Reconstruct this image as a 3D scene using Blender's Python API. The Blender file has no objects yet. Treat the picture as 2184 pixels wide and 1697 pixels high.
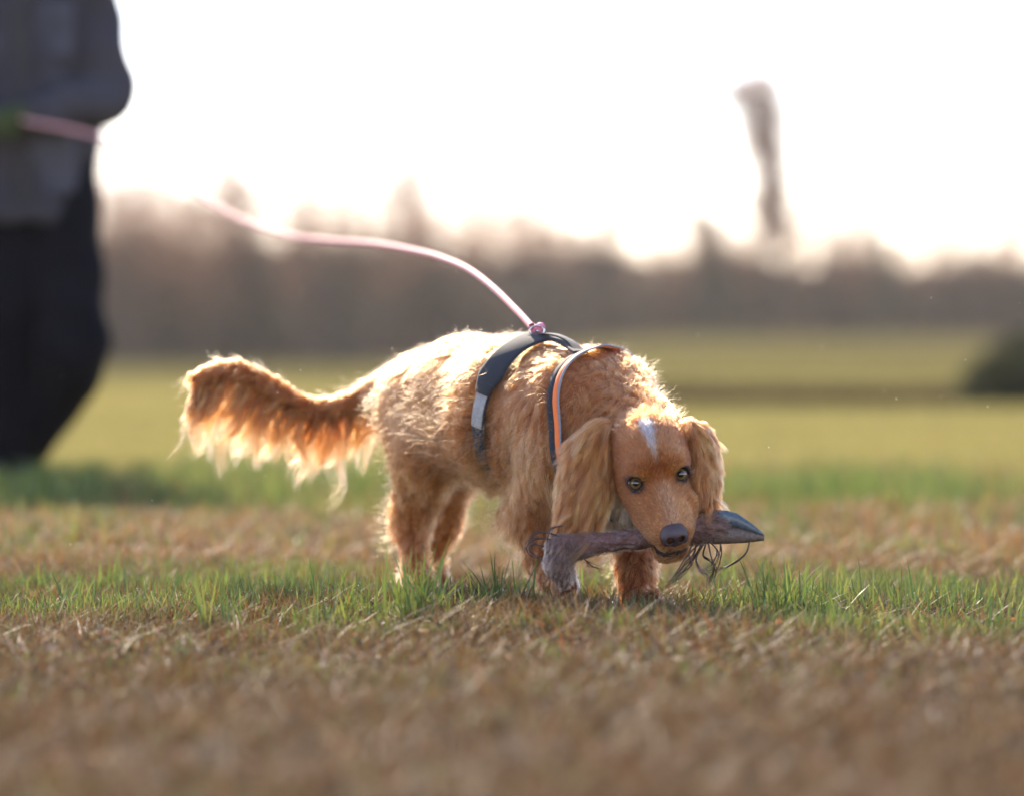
import bpy, math, random
import numpy as np
from mathutils import kdtree

random.seed(7)
RNG = np.random.default_rng(11)
SC = bpy.context.scene
COL = SC.collection

# ------------------------------------------------------------------ camera, world, sun, exposure
CAMH, PITCH, FPX = 0.39, math.radians(0.724), 8190.0
cam = bpy.data.cameras.new('camera'); cam.lens = 135; cam.sensor_width = 36; cam.clip_end = 4000
cam.dof.use_dof = True; cam.dof.focus_distance = 5.70; cam.dof.aperture_fstop = 2.2
camo = bpy.data.objects.new('camera', cam); COL.objects.link(camo)
camo.location = (0, 0, CAMH); camo.rotation_euler = (math.pi/2 - PITCH, 0, 0)
SC.camera = camo

SUN_EL, SUN_AZ = math.radians(35), math.radians(-14)      # azimuth from +Y towards +X
world = bpy.data.worlds.new('World'); SC.world = world; world.use_nodes = True
wn = world.node_tree; bg = wn.nodes['Background']
sky = wn.nodes.new('ShaderNodeTexSky'); sky.sky_type = 'NISHITA'; sky.sun_disc = False
sky.sun_elevation = SUN_EL; sky.sun_rotation = SUN_AZ
sky.air_density = .8; sky.dust_density = .15; sky.ozone_density = 1.0
wb = wn.nodes.new('ShaderNodeVectorMath'); wb.operation = 'MULTIPLY'; wb.inputs[1].default_value = (1.2, .985, .95)
wn.links.new(sky.outputs[0], wb.inputs[0]); wn.links.new(wb.outputs[0], bg.inputs[0]); bg.inputs[1].default_value = 0.13
sun = bpy.data.lights.new('sun', 'SUN'); sun.energy = 3.7; sun.angle = math.radians(0.6); sun.color = (1.0, 0.85, 0.66)
suno = bpy.data.objects.new('sun', sun); COL.objects.link(suno)
suno.rotation_euler = (math.pi/2 - SUN_EL, 0, math.pi - SUN_AZ)
SC.view_settings.view_transform = 'Standard'; SC.view_settings.look = 'None'
SC.view_settings.exposure = 1.8; SC.view_settings.gamma = 1
SC.view_settings.use_curve_mapping = False
SC.cycles.max_bounces = 10; SC.cycles.transparent_max_bounces = 8
SC.cycles.use_denoising = True
SC.cycles.sample_clamp_indirect = 6

# ------------------------------------------------------------------ helpers
def P(x, y, d):
    """world point whose depth along +Y is d, read off the photograph at 2184 px width"""
    a, b = (x - 1092.0)/FPX, (848.5 - y)/FPX
    v = np.array([a, math.cos(PITCH) + b*math.sin(PITCH), -math.sin(PITCH) + b*math.cos(PITCH)])
    v = v/v[1]*d
    return v + np.array([0, 0, CAMH])

def nrm(v):
    v = np.asarray(v, float)
    return v/np.maximum(np.linalg.norm(v, axis=-1, keepdims=True), 1e-9)

def sstep(x, a, b):
    t = np.clip((x - a)/(b - a), 0, 1); return t*t*(3 - 2*t)

_perm = RNG.random((256, 256))
def noise2(x, y, s=1.0, o=0):
    x = np.asarray(x)*s + 37.1*o + 1000; y = np.asarray(y)*s + 91.7*o + 1000
    xi, yi = np.floor(x).astype(int), np.floor(y).astype(int)
    fx, fy = x - xi, y - yi; fx = fx*fx*(3-2*fx); fy = fy*fy*(3-2*fy)
    g = lambda i, j: _perm[i % 256, j % 256]
    return (g(xi, yi)*(1-fx)+g(xi+1, yi)*fx)*(1-fy) + (g(xi, yi+1)*(1-fx)+g(xi+1, yi+1)*fx)*fy

def mesh_np(name, V, F, smooth=True):
    """V (n,3); F a list of integer arrays, each (m,k)"""
    me = bpy.data.meshes.new(name)
    V = np.asarray(V, np.float32)
    me.vertices.add(len(V)); me.vertices.foreach_set('co', V.ravel())
    Fs = [np.asarray(f, np.int32) for f in (F if isinstance(F, list) else [F]) if len(f)]
    idx = np.concatenate([f.ravel() for f in Fs])
    tot = np.concatenate([np.full(len(f), f.shape[1], np.int32) for f in Fs])
    st = np.concatenate([[0], np.cumsum(tot)[:-1]]).astype(np.int32)
    me.loops.add(len(idx)); me.loops.foreach_set('vertex_index', idx)
    me.polygons.add(len(tot)); me.polygons.foreach_set('loop_start', st); me.polygons.foreach_set('loop_total', tot)
    me.polygons.foreach_set('use_smooth', np.full(len(tot), smooth))
    me.update(calc_edges=True); me.validate()
    return me

WORLD0 = {}
def link(name, data, parent=None, origin=None, mat=None):
    o = bpy.data.objects.new(name, data); COL.objects.link(o)
    org = WORLD0.get(parent.name, np.zeros(3)) if parent else np.zeros(3)
    loc = origin if origin is not None else (org if parent else np.zeros(3))
    WORLD0[o.name] = np.asarray(loc, float)
    if parent: o.parent = parent
    o.location = tuple(np.asarray(loc, float) - org)
    if mat is not None and data is not None: data.materials.append(mat)
    return o

def mobj(name, V, F, mat, parent=None, origin=None, smooth=True, col=None):
    org = WORLD0[parent.name] if (parent and origin is None) else (np.zeros(3) if origin is None else np.asarray(origin, float))
    me = mesh_np(name, np.asarray(V) - org, F, smooth)
    if col is not None: vcol(me, col)
    return link(name, me, parent, org, mat)

def vcol(me, c, name='col'):
    c = np.asarray(c, np.float32)
    if c.shape[1] == 3: c = np.hstack([c, np.ones((len(c), 1), np.float32)])
    a = me.attributes.new(name, 'FLOAT_COLOR', 'POINT'); a.data.foreach_set('color', c.ravel())

def tag(o, label=None, cat=None, group=None, kind=None):
    if label: o['label'] = label
    if cat: o['category'] = cat
    if group: o['group'] = group
    if kind: o['kind'] = kind
    return o

def empty(name, loc):
    return link(name, None, None, np.asarray(loc, float))

# ---- materials
def mat(name, col=(.5, .5, .5), rough=.7, spec=.4, noise=None, bump=0, attr=None, sheen=0, metal=0, trans=0, coat=0):
    m = bpy.data.materials.new(name); m.use_nodes = True
    n, l = m.node_tree.nodes, m.node_tree.links
    b = n['Principled BSDF']; b.inputs['Base Color'].default_value = (*col, 1)
    b.inputs['Roughness'].default_value = rough; b.inputs['Specular IOR Level'].default_value = spec
    b.inputs['Metallic'].default_value = metal; b.inputs['Sheen Weight'].default_value = sheen
    b.inputs['Coat Weight'].default_value = coat
    src = None
    if attr:
        a = n.new('ShaderNodeAttribute'); a.attribute_name = attr; src = a.outputs['Color']
    tc = n.new('ShaderNodeTexCoord')
    if noise:
        sc_, amt = noise
        t = n.new('ShaderNodeTexNoise'); t.inputs['Scale'].default_value = sc_; t.inputs['Detail'].default_value = 6
        l.new(tc.outputs['Object'], t.inputs['Vector'])
        mp = n.new('ShaderNodeMapRange'); mp.inputs[1].default_value = .3; mp.inputs[2].default_value = .7
        mp.inputs[3].default_value = 1-amt; mp.inputs[4].default_value = 1+amt; l.new(t.outputs['Fac'], mp.inputs[0])
        mx = n.new('ShaderNodeVectorMath'); mx.operation = 'SCALE'
        if src is not None: l.new(src, mx.inputs[0])
        else: mx.inputs[0].default_value = col
        l.new(mp.outputs[0], mx.inputs['Scale']); src = mx.outputs[0]
        if bump:
            bp = n.new('ShaderNodeBump'); bp.inputs['Distance'].default_value = bump
            l.new(t.outputs['Fac'], bp.inputs['Height']); l.new(bp.outputs[0], b.inputs['Normal'])
    if src is not None: l.new(src, b.inputs['Base Color'])
    if trans:
        tr = n.new('ShaderNodeBsdfTranslucent')
        if src is not None: l.new(src, tr.inputs[0])
        else: tr.inputs[0].default_value = (*col, 1)
        ms = n.new('ShaderNodeMixShader'); ms.inputs[0].default_value = trans
        l.new(b.outputs[0], ms.inputs[1]); l.new(tr.outputs[0], ms.inputs[2])
        l.new(ms.outputs[0], n['Material Output'].inputs[0])
    return m

def hairmat(name, rough=.35, radial=.5, coat=0, rc=.25):
    m = bpy.data.materials.new(name); m.use_nodes = True
    n, l = m.node_tree.nodes, m.node_tree.links
    n.remove(n['Principled BSDF'])
    h = n.new('ShaderNodeBsdfHairPrincipled'); h.parametrization = 'COLOR'
    a = n.new('ShaderNodeAttribute'); a.attribute_name = 'hcol'
    l.new(a.outputs['Color'], h.inputs['Color'])
    h.inputs['Roughness'].default_value = rough; h.inputs['Radial Roughness'].default_value = radial
    h.inputs['Coat'].default_value = coat; h.inputs['IOR'].default_value = 1.36
    h.inputs['Random Roughness'].default_value = .2
    l.new(h.outputs[0], n['Material Output'].inputs[0])
    return m

# ---- signed distance primitives
class Prim:
    def __init__(s, kind, a, b=None, ra=0, rb=0, R=None, rad=None, **kw):
        s.kind, s.a, s.b, s.ra, s.rb, s.R, s.rad = kind, np.asarray(a, float), None if b is None else np.asarray(b, float), ra, rb, R, rad
        s.info = kw
    def dist(s, p):
        if s.kind == 'cap':
            ba = s.b - s.a; pa = p - s.a
            t = np.clip(pa @ ba/(ba @ ba), 0, 1)
            q = pa - t[:, None]*ba
            return np.sqrt((q*q).sum(1)) - (s.ra + (s.rb - s.ra)*t)
        q = (p - s.a) @ s.R                          # columns of R: local axes
        k0 = np.sqrt(((q/s.rad)**2).sum(1)); k1 = np.sqrt(((q/s.rad**2)**2).sum(1))
        return k0*(k0 - 1)/np.maximum(k1, 1e-6)

class Field:
    def __init__(s, prims, k=.02, sub=(), ksub=.004): s.prims, s.k, s.sub, s.ksub = prims, k, sub, ksub
    def __call__(s, p):
        p = np.asarray(p, np.float32).astype(float)
        D = None
        for q in s.prims:
            d = q.dist(p); k = q.info.get('k', s.k)
            if D is None: D = d
            else:
                h = np.clip(.5 + .5*(D - d)/k, 0, 1)
                D = D*(1-h) + d*h - k*h*(1-h)
        for q in s.sub:
            d = -q.dist(p); k = q.info.get('k', s.ksub)
            h = np.clip(.5 + .5*(d - D)/k, 0, 1)
            D = D*(1-h) + d*h + k*h*(1-h)
        return D
    def grad(s, p, e=.0015):
        g = np.zeros_like(p)
        for i in range(3):
            o = np.zeros(3); o[i] = e
            g[:, i] = s(p+o) - s(p-o)
        return nrm(g)
    def weights(s, p, w=.012):
        D = np.stack([q.dist(p) for q in s.prims], 1)
        D = D - D.min(1, keepdims=True)
        W = np.exp(-D/w); return W/W.sum(1, keepdims=True)

def surface(f, h, pad=.03, lo=None, hi=None):
    """naive surface nets of field f at cell size h"""
    if lo is None:
        pts = []
        for q in f.prims:
            r = max(q.ra, q.rb) if q.kind == 'cap' else q.rad.max()
            for c in ([q.a, q.b] if q.kind == 'cap' else [q.a]): pts += [c - r, c + r]
        pts = np.array(pts); lo, hi = pts.min(0) - pad, pts.max(0) + pad
    C = 4
    n = (np.ceil((hi - lo)/(h*C)).astype(int) + 1)*C
    cg = [lo[i] + (np.arange(n[i]//C)*C + (C-1)/2)*h for i in range(3)]
    G = np.stack(np.meshgrid(*cg, indexing='ij'), -1).reshape(-1, 3)
    dc = f(G).reshape([n[i]//C for i in range(3)])
    D = np.repeat(np.repeat(np.repeat(dc, C, 0), C, 1), C, 2)
    M = np.abs(D) < h*C*1.9 + .012
    I = np.argwhere(M)
    vals = np.empty(len(I))
    for s0 in range(0, len(I), 400000):
        vals[s0:s0+400000] = f(lo + I[s0:s0+400000]*h)
    D[M] = vals
    S = D < 0
    c = np.zeros(np.array(S.shape)-1, int)
    for dx in (0, 1):
        for dy in (0, 1):
            for dz in (0, 1):
                c += S[dx:S.shape[0]-1+dx, dy:S.shape[1]-1+dy, dz:S.shape[2]-1+dz]
    cell = (c > 0) & (c < 8)
    ci = np.argwhere(cell)
    vid = -np.ones(cell.shape, int); vid[tuple(ci.T)] = np.arange(len(ci))
    acc = np.zeros((len(ci), 3)); cnt = np.zeros(len(ci))
    corners = [(i, j, k) for i in (0, 1) for j in (0, 1) for k in (0, 1)]
    for a in corners:
        for ax in range(3):
            if a[ax]: continue
            b = list(a); b[ax] = 1
            da = D[ci[:, 0]+a[0], ci[:, 1]+a[1], ci[:, 2]+a[2]]; db = D[ci[:, 0]+b[0], ci[:, 1]+b[1], ci[:, 2]+b[2]]
            m = (da < 0) != (db < 0)
            t = np.where(m, da/np.where(m, da - db, 1), 0)
            q = np.array(a, float)[None] + np.eye(3)[ax]*t[:, None]
            acc[m] += q[m]; cnt[m] += 1
    V = lo + (ci + acc/cnt[:, None])*h
    F = []
    for ax in range(3):
        u, v = (ax+1) % 3, (ax+2) % 3
        sl0 = [slice(None)]*3; sl1 = [slice(None)]*3
        sl0[ax] = slice(0, -1); sl1[ax] = slice(1, None)
        E = S[tuple(sl0)] != S[tuple(sl1)]
        e = np.argwhere(E)
        e = e[(e[:, u] > 0) & (e[:, v] > 0) & (e[:, u] < S.shape[u]-1) & (e[:, v] < S.shape[v]-1)]
        ins = S[tuple(e.T)]
        def off(du, dv):
            q = e.copy(); q[:, u] -= du; q[:, v] -= dv; return vid[tuple(q.T)]
        quad = np.stack([off(1, 1), off(0, 1), off(0, 0), off(1, 0)], 1)
        quad[~ins] = quad[~ins][:, ::-1]
        F.append(quad)
    F = np.concatenate(F); F = F[(F >= 0).all(1)]
    return V, F

def project(f, V, it=3):
    for _ in range(it):
        d = f(V); V = V - f.grad(V)*np.clip(d, -.01, .01)[:, None]
    return V

def subdiv(V, F, mask=None):
    """split every quad (where mask, else all) in four; at the border of the mask leave quads"""
    if mask is None: mask = np.ones(len(F), bool)
    G = F[mask]
    ed = np.concatenate([G[:, [0, 1]], G[:, [1, 2]], G[:, [2, 3]], G[:, [3, 0]]]); eds = np.sort(ed, 1)
    key = eds[:, 0].astype(np.int64)*len(V) + eds[:, 1]
    uk, inv = np.unique(key, return_inverse=True)
    a, b = uk//len(V), uk % len(V)
    em = (V[a] + V[b])/2; fm = V[G].mean(1)
    ne = len(V) + inv.reshape(4, -1); nf = len(V) + len(em) + np.arange(len(G))
    Q = [np.stack([G[:, i], ne[i], nf, ne[(i-1) % 4]], 1) for i in range(4)]
    V2 = np.concatenate([V, em, fm])
    out = [np.concatenate(Q)]
    R = F[~mask]
    if len(R):                                   # neighbours that share a split edge take the extra vertices (polygons of 5 to 8 corners)
        look = {int(k): len(V) + i for i, k in enumerate(uk)}
        e2 = np.sort(np.stack([np.stack([R[:, i], R[:, (i+1) % 4]], 1) for i in range(4)], 1), 2)
        k2 = e2[..., 0].astype(np.int64)*len(V) + e2[..., 1]
        has = np.isin(k2, uk)
        plain = ~has.any(1); out.append(R[plain])
        ng = {}
        for q, kk, hh in zip(R[~plain], k2[~plain], has[~plain]):
            poly = []
            for i in range(4):
                poly.append(int(q[i]))
                if hh[i]: poly.append(look[int(kk[i])])
            ng.setdefault(len(poly), []).append(poly)
        out += [np.array(v) for v in ng.values()]
    return V2, out

# ---- hair
def sample_surface(V, F, n, dens=None):
    tri = np.concatenate([F[:, [0, 1, 2]], F[:, [0, 2, 3]]]) if F.shape[1] == 4 else F
    A, B, C_ = V[tri[:, 0]], V[tri[:, 1]], V[tri[:, 2]]
    ar = np.linalg.norm(np.cross(B-A, C_-A), axis=1)
    if dens is not None: ar = ar*dens((A+B+C_)/3)
    i = RNG.choice(len(tri), n, p=ar/ar.sum())
    u, v = RNG.random(n), RNG.random(n); m = u+v > 1; u[m], v[m] = 1-u[m], 1-v[m]
    return A[i] + (B[i]-A[i])*u[:, None] + (C_[i]-A[i])*v[:, None]

def grow(f, root, N, flow, L, lift, seg, grav, guard=.0015, wob=0.0, ph=None):
    pts = [root]; n = len(root)
    T = flow - (flow*N).sum(1, keepdims=True)*N
    d = nrm(nrm(T) + N*lift[:, None])
    p = root
    st = (L/seg)[:, None]
    for k in range(seg):
        g = np.zeros((n, 3)); g[:, 2] = -grav
        d = nrm(d + g*.3 + (T*.12))
        p = p + d*st
        s = f(p)
        push = np.maximum(0, guard + .0008*k - s)
        p = p + N*push[:, None]
        pts.append(p)
    return np.stack(pts, 1)

def frame(d):
    up = np.where(np.abs(d[:, 2:3]) < .9, np.array([[0, 0, 1.]]), np.array([[1., 0, 0]]))
    a = nrm(np.cross(d, up)); return a, np.cross(d, a)

def locks(f, root, N, flow, L, lift, curl, seg=8, grav=.4, nguide=4000, clump=.75, flare=.0, guard=.0015, wind=12):
    """strands gathered into wavy locks round guide strands"""
    n = len(root)
    gi = RNG.choice(n, min(nguide, n), replace=False)
    gn = len(gi)
    gfl = flow[gi] + RNG.normal(0, .22, (gn, 3))
    gl = lift[gi]*RNG.uniform(.6, 1.5, gn)
    G = grow(f, root[gi], N[gi], gfl, L[gi]*RNG.uniform(.75, 1.2, gn), gl, seg, grav, guard)
    t = np.linspace(0, 1, seg+1)
    gd = nrm(G[:, -1] - G[:, 0]); a, b = frame(gd)
    ph = RNG.uniform(0, 6.28, gn)
    turns = RNG.uniform(.5, 1.5, gn)*(1 + wind*curl[gi])
    amp = curl[gi]*RNG.uniform(.4, 1.5, gn)*L[gi]
    ang = ph[:, None] + turns[:, None]*t[None]*6.28
    w = (t**.8)[None, :, None]*amp[:, None, None]
    G = G + w*(np.cos(ang)[..., None]*a[:, None] + np.sin(ang)[..., None]*b[:, None]) - w*(np.cos(ph)[:, None, None]*a[:, None] + np.sin(ph)[:, None, None]*b[:, None])*(1-t)[None, :, None]
    kd = kdtree.KDTree(gn)
    for i, c in enumerate(root[gi]): kd.insert(c, i)
    kd.balance()
    jit = root + RNG.normal(0, .0007, root.shape)
    near = np.fromiter((kd.find(c)[1] for c in jit), int, n)
    own = grow(f, root, N, flow + RNG.normal(0, .12, (n, 3)), L*RNG.uniform(.75, 1.1, n), lift, seg, grav, guard)
    off = root - root[gi][near]
    foll = G[near] + off[:, None]*(1 - .78*t)[None, :, None]
    m = (clump*RNG.uniform(.55, 1.1, n)).clip(0, 1)[:, None, None]*(sstep(t, 0, .45))[None, :, None]
    S = own*(1-m) + foll*m
    S = S + RNG.normal(0, 1, (n, 1, 3))*(t**1.5)[None, :, None]*(L*flare)[:, None, None]
    global LOCKC
    LOCKC = RNG.lognormal(0, .30, gn)[near][:, None]
    return S

def curves_obj(name, S, colr, rad, m, parent, tip=.15):
    n, k = S.shape[:2]
    cv = bpy.data.hair_curves.new(name); cv.add_curves([k]*n)
    org = WORLD0[parent.name] if parent else np.zeros(3)
    cv.attributes['position'].data.foreach_set('vector', (S - org).astype(np.float32).ravel())
    r = cv.attributes.new('radius', 'FLOAT', 'POINT')
    t = np.linspace(0, 1, k); prof = np.interp(t, [0, .55, 1], [1, .85, tip])
    r.data.foreach_set('value', (np.broadcast_to(rad, (n,))[:, None]*prof[None]).astype(np.float32).ravel())
    a = cv.attributes.new('hcol', 'FLOAT_COLOR', 'CURVE')
    c4 = np.hstack([colr, np.ones((n, 1))]).astype(np.float32); a.data.foreach_set('color', c4.ravel())
    return link(name, cv, parent, org, m)

def tube(pts, rads, ns=10, caps=True):
    """swept tube; returns V, [quads, ngon caps]"""
    pts = np.asarray(pts, float); rads = np.broadcast_to(rads, (len(pts),))
    T = nrm(np.gradient(pts, axis=0))
    up = np.array([0, 0, 1.]) if abs(T[0][2]) < .9 else np.array([1., 0, 0])
    a = nrm(np.cross(T[0], up)); V = []
    for p, t, r in zip(pts, T, rads):
        a = nrm(a - t*(a @ t)); b = np.cross(t, a)
        th = np.arange(ns)/ns*2*math.pi
        V.append(p + r*(np.cos(th)[:, None]*a + np.sin(th)[:, None]*b))
    V = np.concatenate(V); m = len(pts)
    i = np.arange(ns); j = (i+1) % ns
    Q = np.concatenate([np.stack([k*ns+i, k*ns+j, (k+1)*ns+j, (k+1)*ns+i], 1) for k in range(m-1)])
    out = [Q]
    if caps: out.append(np.stack([i[::-1], (m-1)*ns + i]))
    return V, out

def spline(pts, n):
    pts = np.asarray(pts, float); m = len(pts)
    E = np.vstack([2*pts[0]-pts[1], pts, 2*pts[-1]-pts[-2]])
    u = np.linspace(0, m-1-1e-9, n); i = u.astype(int); f = (u-i)[:, None]
    p0, p1, p2, p3 = E[i], E[i+1], E[i+2], E[i+3]
    return .5*((2*p1) + (-p0+p2)*f + (2*p0-5*p1+4*p2-p3)*f**2 + (-p0+3*p1-3*p2+p3)*f**3)

def join(parts):
    V, F, o = [], {}, 0
    for v, fs in parts:
        V.append(v)
        for f in (fs if isinstance(fs, list) else [fs]):
            F.setdefault(f.shape[1], []).append(np.asarray(f)+o)
        o += len(v)
    return np.concatenate(V), [np.concatenate(x) for x in F.values()]

# ------------------------------------------------------------------ ground
def ground_z(x, y):
    x = np.asarray(x, float); y = np.asarray(y, float)
    a = x/np.maximum(y, 1)
    R = sstep(a, -.05, .05)
    far = (-.25*sstep(y, 60, 150))*(1-R) + R*np.clip((y-36)/(225-36), 0, 3)*1.13
    near = np.exp(-((y-6)/14)**2)
    bump = -.012 + (noise2(x, y, 1.1)-.5)*.032 + (noise2(x, y, 4, 1)-.5)*.018 + (noise2(x, y, 14, 2)-.5)*.012
    ditch = -.12*np.exp(-((y-31)/2.5)**2)*sstep(a, .02, .06)
    return far + bump*near + ditch + .01*(1-near)*(noise2(x, y, .5, 3)-.5)

ys = np.unique(np.concatenate([np.arange(-4, 2.8, .5), np.arange(2.8, 9, .03), np.geomspace(9, 900, 130)]))
us = np.concatenate([-np.geomspace(1, .02, 16)**1.0, np.linspace(-.018, .018, 3), np.geomspace(.02, 1, 16)])
us = np.unique(np.concatenate([np.linspace(-.16, .16, 110), np.geomspace(.17, 2.2, 18), -np.geomspace(.17, 2.2, 18)]))
XX, YY = np.meshgrid(us, ys); wv = np.maximum(np.abs(YY), 3)
GX = XX*wv; GZ = ground_z(GX, YY)
ny, nx = XX.shape
iq = (np.arange(ny-1)[:, None]*nx + np.arange(nx-1)[None]).ravel()
gm = bpy.data.materials.new('meadow_soil'); gm.use_nodes = True
n, l = gm.node_tree.nodes, gm.node_tree.links
b = n['Principled BSDF']; b.inputs['Roughness'].default_value = .95; b.inputs['Specular IOR Level'].default_value = 0
at = n.new('ShaderNodeAttribute'); at.attribute_name = 'col'
tc = n.new('ShaderNodeTexCoord')
t1 = n.new('ShaderNodeTexNoise'); t1.inputs['Scale'].default_value = 60; t1.inputs['Detail'].default_value = 8
t2 = n.new('ShaderNodeTexNoise'); t2.inputs['Scale'].default_value = .12; t2.inputs['Detail'].default_value = 4
l.new(tc.outputs['Object'], t1.inputs['Vector']); l.new(tc.outputs['Object'], t2.inputs['Vector'])
ad = n.new('ShaderNodeMath'); ad.operation = 'MULTIPLY_ADD'; ad.inputs[1].default_value = 1.1; ad.inputs[2].default_value = .45
l.new(t1.outputs['Fac'], ad.inputs[0])
ad2 = n.new('ShaderNodeMath'); ad2.operation = 'MULTIPLY_ADD'; ad2.inputs[1].default_value = .5; ad2.inputs[2].default_value = .75
l.new(t2.outputs['Fac'], ad2.inputs[0])
mm = n.new('ShaderNodeMath'); mm.operation = 'MULTIPLY'; l.new(ad.outputs[0], mm.inputs[0]); l.new(ad2.outputs[0], mm.inputs[1])
sc = n.new('ShaderNodeVectorMath'); sc.operation = 'SCALE'; l.new(at.outputs['Color'], sc.inputs[0]); l.new(mm.outputs[0], sc.inputs['Scale'])
l.new(sc.outputs[0], b.inputs['Base Color'])
bp = n.new('ShaderNodeBump'); bp.inputs['Distance'].default_value = .01; l.new(t1.outputs['Fac'], bp.inputs['Height']); l.new(bp.outputs[0], b.inputs['Normal'])
soil = np.array([.075, .05, .032]); field = np.array([.21, .175, .06]); far_f = np.array([.10, .088, .034])
yy = YY.ravel(); gx = GX.ravel()
wf = sstep(yy + 2*(noise2(gx, yy, .8, 5)-.5), 8.5, 13)[:, None]; wff = sstep(yy, 32, 50)[:, None]
gc = soil*(1-wf) + (field*(1-wff) + far_f*wff)*wf
dk = (np.exp(-((yy-32)/5.5)**2)*sstep(gx/np.maximum(yy, 1), .02, .07))[:, None]
gc = gc*(1-.75*dk) + np.array([.05, .035, .022])*.75*dk
ground = mobj('ground', np.stack([gx, yy, GZ.ravel()], 1), np.stack([iq, iq+1, iq+nx+1, iq+nx], 1), gm, col=gc)
tag(ground, kind='structure')

# ------------------------------------------------------------------ grass
def blades(x, y, h, w, lean, col, bend=.5, az=None, lift=0):
    n = len(x); z = ground_z(x, y) - .003 + lift
    az = RNG.uniform(0, 6.283, n) if az is None else az
    dx, dy = np.cos(az), np.sin(az)
    th = RNG.uniform(0, 6.283, n)                       # facing of the blade's width
    wx, wy = np.cos(th)*w/2, np.sin(th)*w/2
    ts = [0, .4, .75, 1]; V = np.zeros((n, 7, 3))
    for i, t in enumerate(ts):
        ho = h*lean*(t*(1-bend) + bend*t*t)*1.0
        vz = h*t*np.sqrt(np.clip(1 - (lean*.75)**2, .02, 1))
        cx, cy, cz = x + dx*ho, y + dy*ho, z + vz
        k = [1, .9, .6, 0][i]
        if i < 3:
            V[:, 2*i] = np.stack([cx - wx*k, cy - wy*k, cz], 1); V[:, 2*i+1] = np.stack([cx + wx*k, cy + wy*k, cz], 1)
        else: V[:, 6] = np.stack([cx, cy, cz], 1)
    o = (np.arange(n)*7)[:, None]
    Q = np.concatenate([o + [0, 1, 3, 2], o + [2, 3, 5, 4]]); T = o + [4, 5, 6]
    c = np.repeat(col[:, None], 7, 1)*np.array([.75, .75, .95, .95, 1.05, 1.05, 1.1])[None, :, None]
    return V.reshape(-1, 3), [Q, T], c.reshape(-1, 3)

def scatter(y0, y1, n, margin=.45):
    n = int(n)
    y = RNG.uniform(y0, y1, n); hw = .134*y + margin
    x = RNG.uniform(-1, 1, n)*hw; return x, y

greens = np.array([[.13, .175, .035], [.09, .135, .032], [.18, .21, .045], [.055, .10, .032], [.27, .24, .07]])
drys = np.array([[.18, .122, .068], [.13, .086, .048], [.25, .185, .115], [.115, .062, .030], [.19, .165, .135], [.08, .052, .032], [.25, .11, .037]])
drys = drys*np.array([1.0, .87, .73])
def pick(pal, n, p=None):
    c = pal[RNG.choice(len(pal), n, p=p)]; return c*RNG.uniform(.75, 1.25, (n, 1))*RNG.uniform(.93, 1.07, (n, 3))

def greenness(x, y):
    y = y + (noise2(x, y, .8, 7)-.5)*1.3 + (noise2(x, y, 3, 8)-.5)*.9
    fg = .45*(y < 5.3)*sstep(noise2(x, y, 2.2, 77), .62, .8)
    return fg + np.interp(y, [4.5, 5.1, 5.4, 6.2, 6.8, 8.4, 9.4, 12, 40], [.15, .40, 1.0, 1.0, .5, .48, .8, .9, .9])

grass_m = mat('grass_blade', rough=.42, spec=.5, attr='col', trans=.45)
dry_m = mat('dry_blade', rough=.6, spec=.3, attr='col', trans=.32)
gp, dp = [], []
def add(lst, *a, **k):
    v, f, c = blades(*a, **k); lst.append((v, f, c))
def join_col(lst):
    V, F = join([(v, f) for v, f, c in lst]); return V, F, np.concatenate([c for *_, c in lst])

# near and middle zones
for (y0, y1, n, hs, ws) in ((3.0, 5.2, 80000, 1, 1.0), (5.2, 7.3, 120000, 1, .9), (7.3, 12.5, 82000, 1.25, 1.6), (12.5, 26, 60000, 1.0, 3.2), (26, 60, 30000, 1.0, 7)):
    x, y = scatter(y0, y1, n, .85 if y1 < 10 else 1.2)
    g = greenness(x, y); patch = noise2(x, y, 5, 9)
    isg = RNG.random(n) < g*(.0 + 1.1*patch)
    xs, yg = x[isg], y[isg]; m = len(xs)
    tall = .55 + 1.1*noise2(xs, yg, 3.5, 12)**1.5
    h = RNG.uniform(.02, .062, m)*tall*hs*np.interp(yg, [5, 5.55, 5.95, 6.4, 7.5, 9, 10, 13, 60], [.45, .6, .95, .75, .7, 1.2, 1.25, .6, .6])
    col = pick(greens, m, [.3, .25, .2, .15, .1])
    yel = sstep(yg, 8.6, 13)[:, None]; col = col*(1-yel) + pick(np.array([[.26, .23, .075], [.21, .20, .06]]), m)*yel
    add(gp, xs, yg, h, RNG.uniform(.0016, .0034, m)*ws, RNG.beta(1.6, 3, m)*1.0, col)
    xd, yd = x[~isg], y[~isg]; m = len(xd)
    if y0 < 12:
        h = RNG.uniform(.012, .05, m)*(.6 + .8*noise2(xd, yd, 6, 15))*hs
        add(dp, xd, yd, h, RNG.uniform(.001, .003, m)*ws, RNG.beta(2, 1.6, m)*1.25, pick(drys, m, [.24, .2, .18, .12, .12, .09, .05])*(1 - .25*(1 - sstep(yd, 4.5, 5.1))[:, None])*(1 + .75*sstep(yd, 6.3, 7.4)[:, None])*np.array([1, 1 , .8]))  # dry blades behind the dog painted lighter: backlit glow put into their colour
# straw lying about
for (y0, y1, n, ws) in ((3.0, 5.3, 16000, .8), (5.3, 6.8, 9000, .8), (6.8, 9.2, 14000, 1.6)):
    x, y = scatter(y0, y1, n)
    add(dp, x, y, RNG.uniform(.02, .07, n), RNG.uniform(.0012, .0034, n)*ws, RNG.uniform(.9, 1.3, n), pick(drys, n, [.24, .2, .18, .12, .12, .09, .05])*(1 + .75*sstep(y, 6.3, 7.4)[:, None]), lift=RNG.uniform(0, .012, n))  # straw further back is lightened too, backlight painted into its colour
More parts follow.
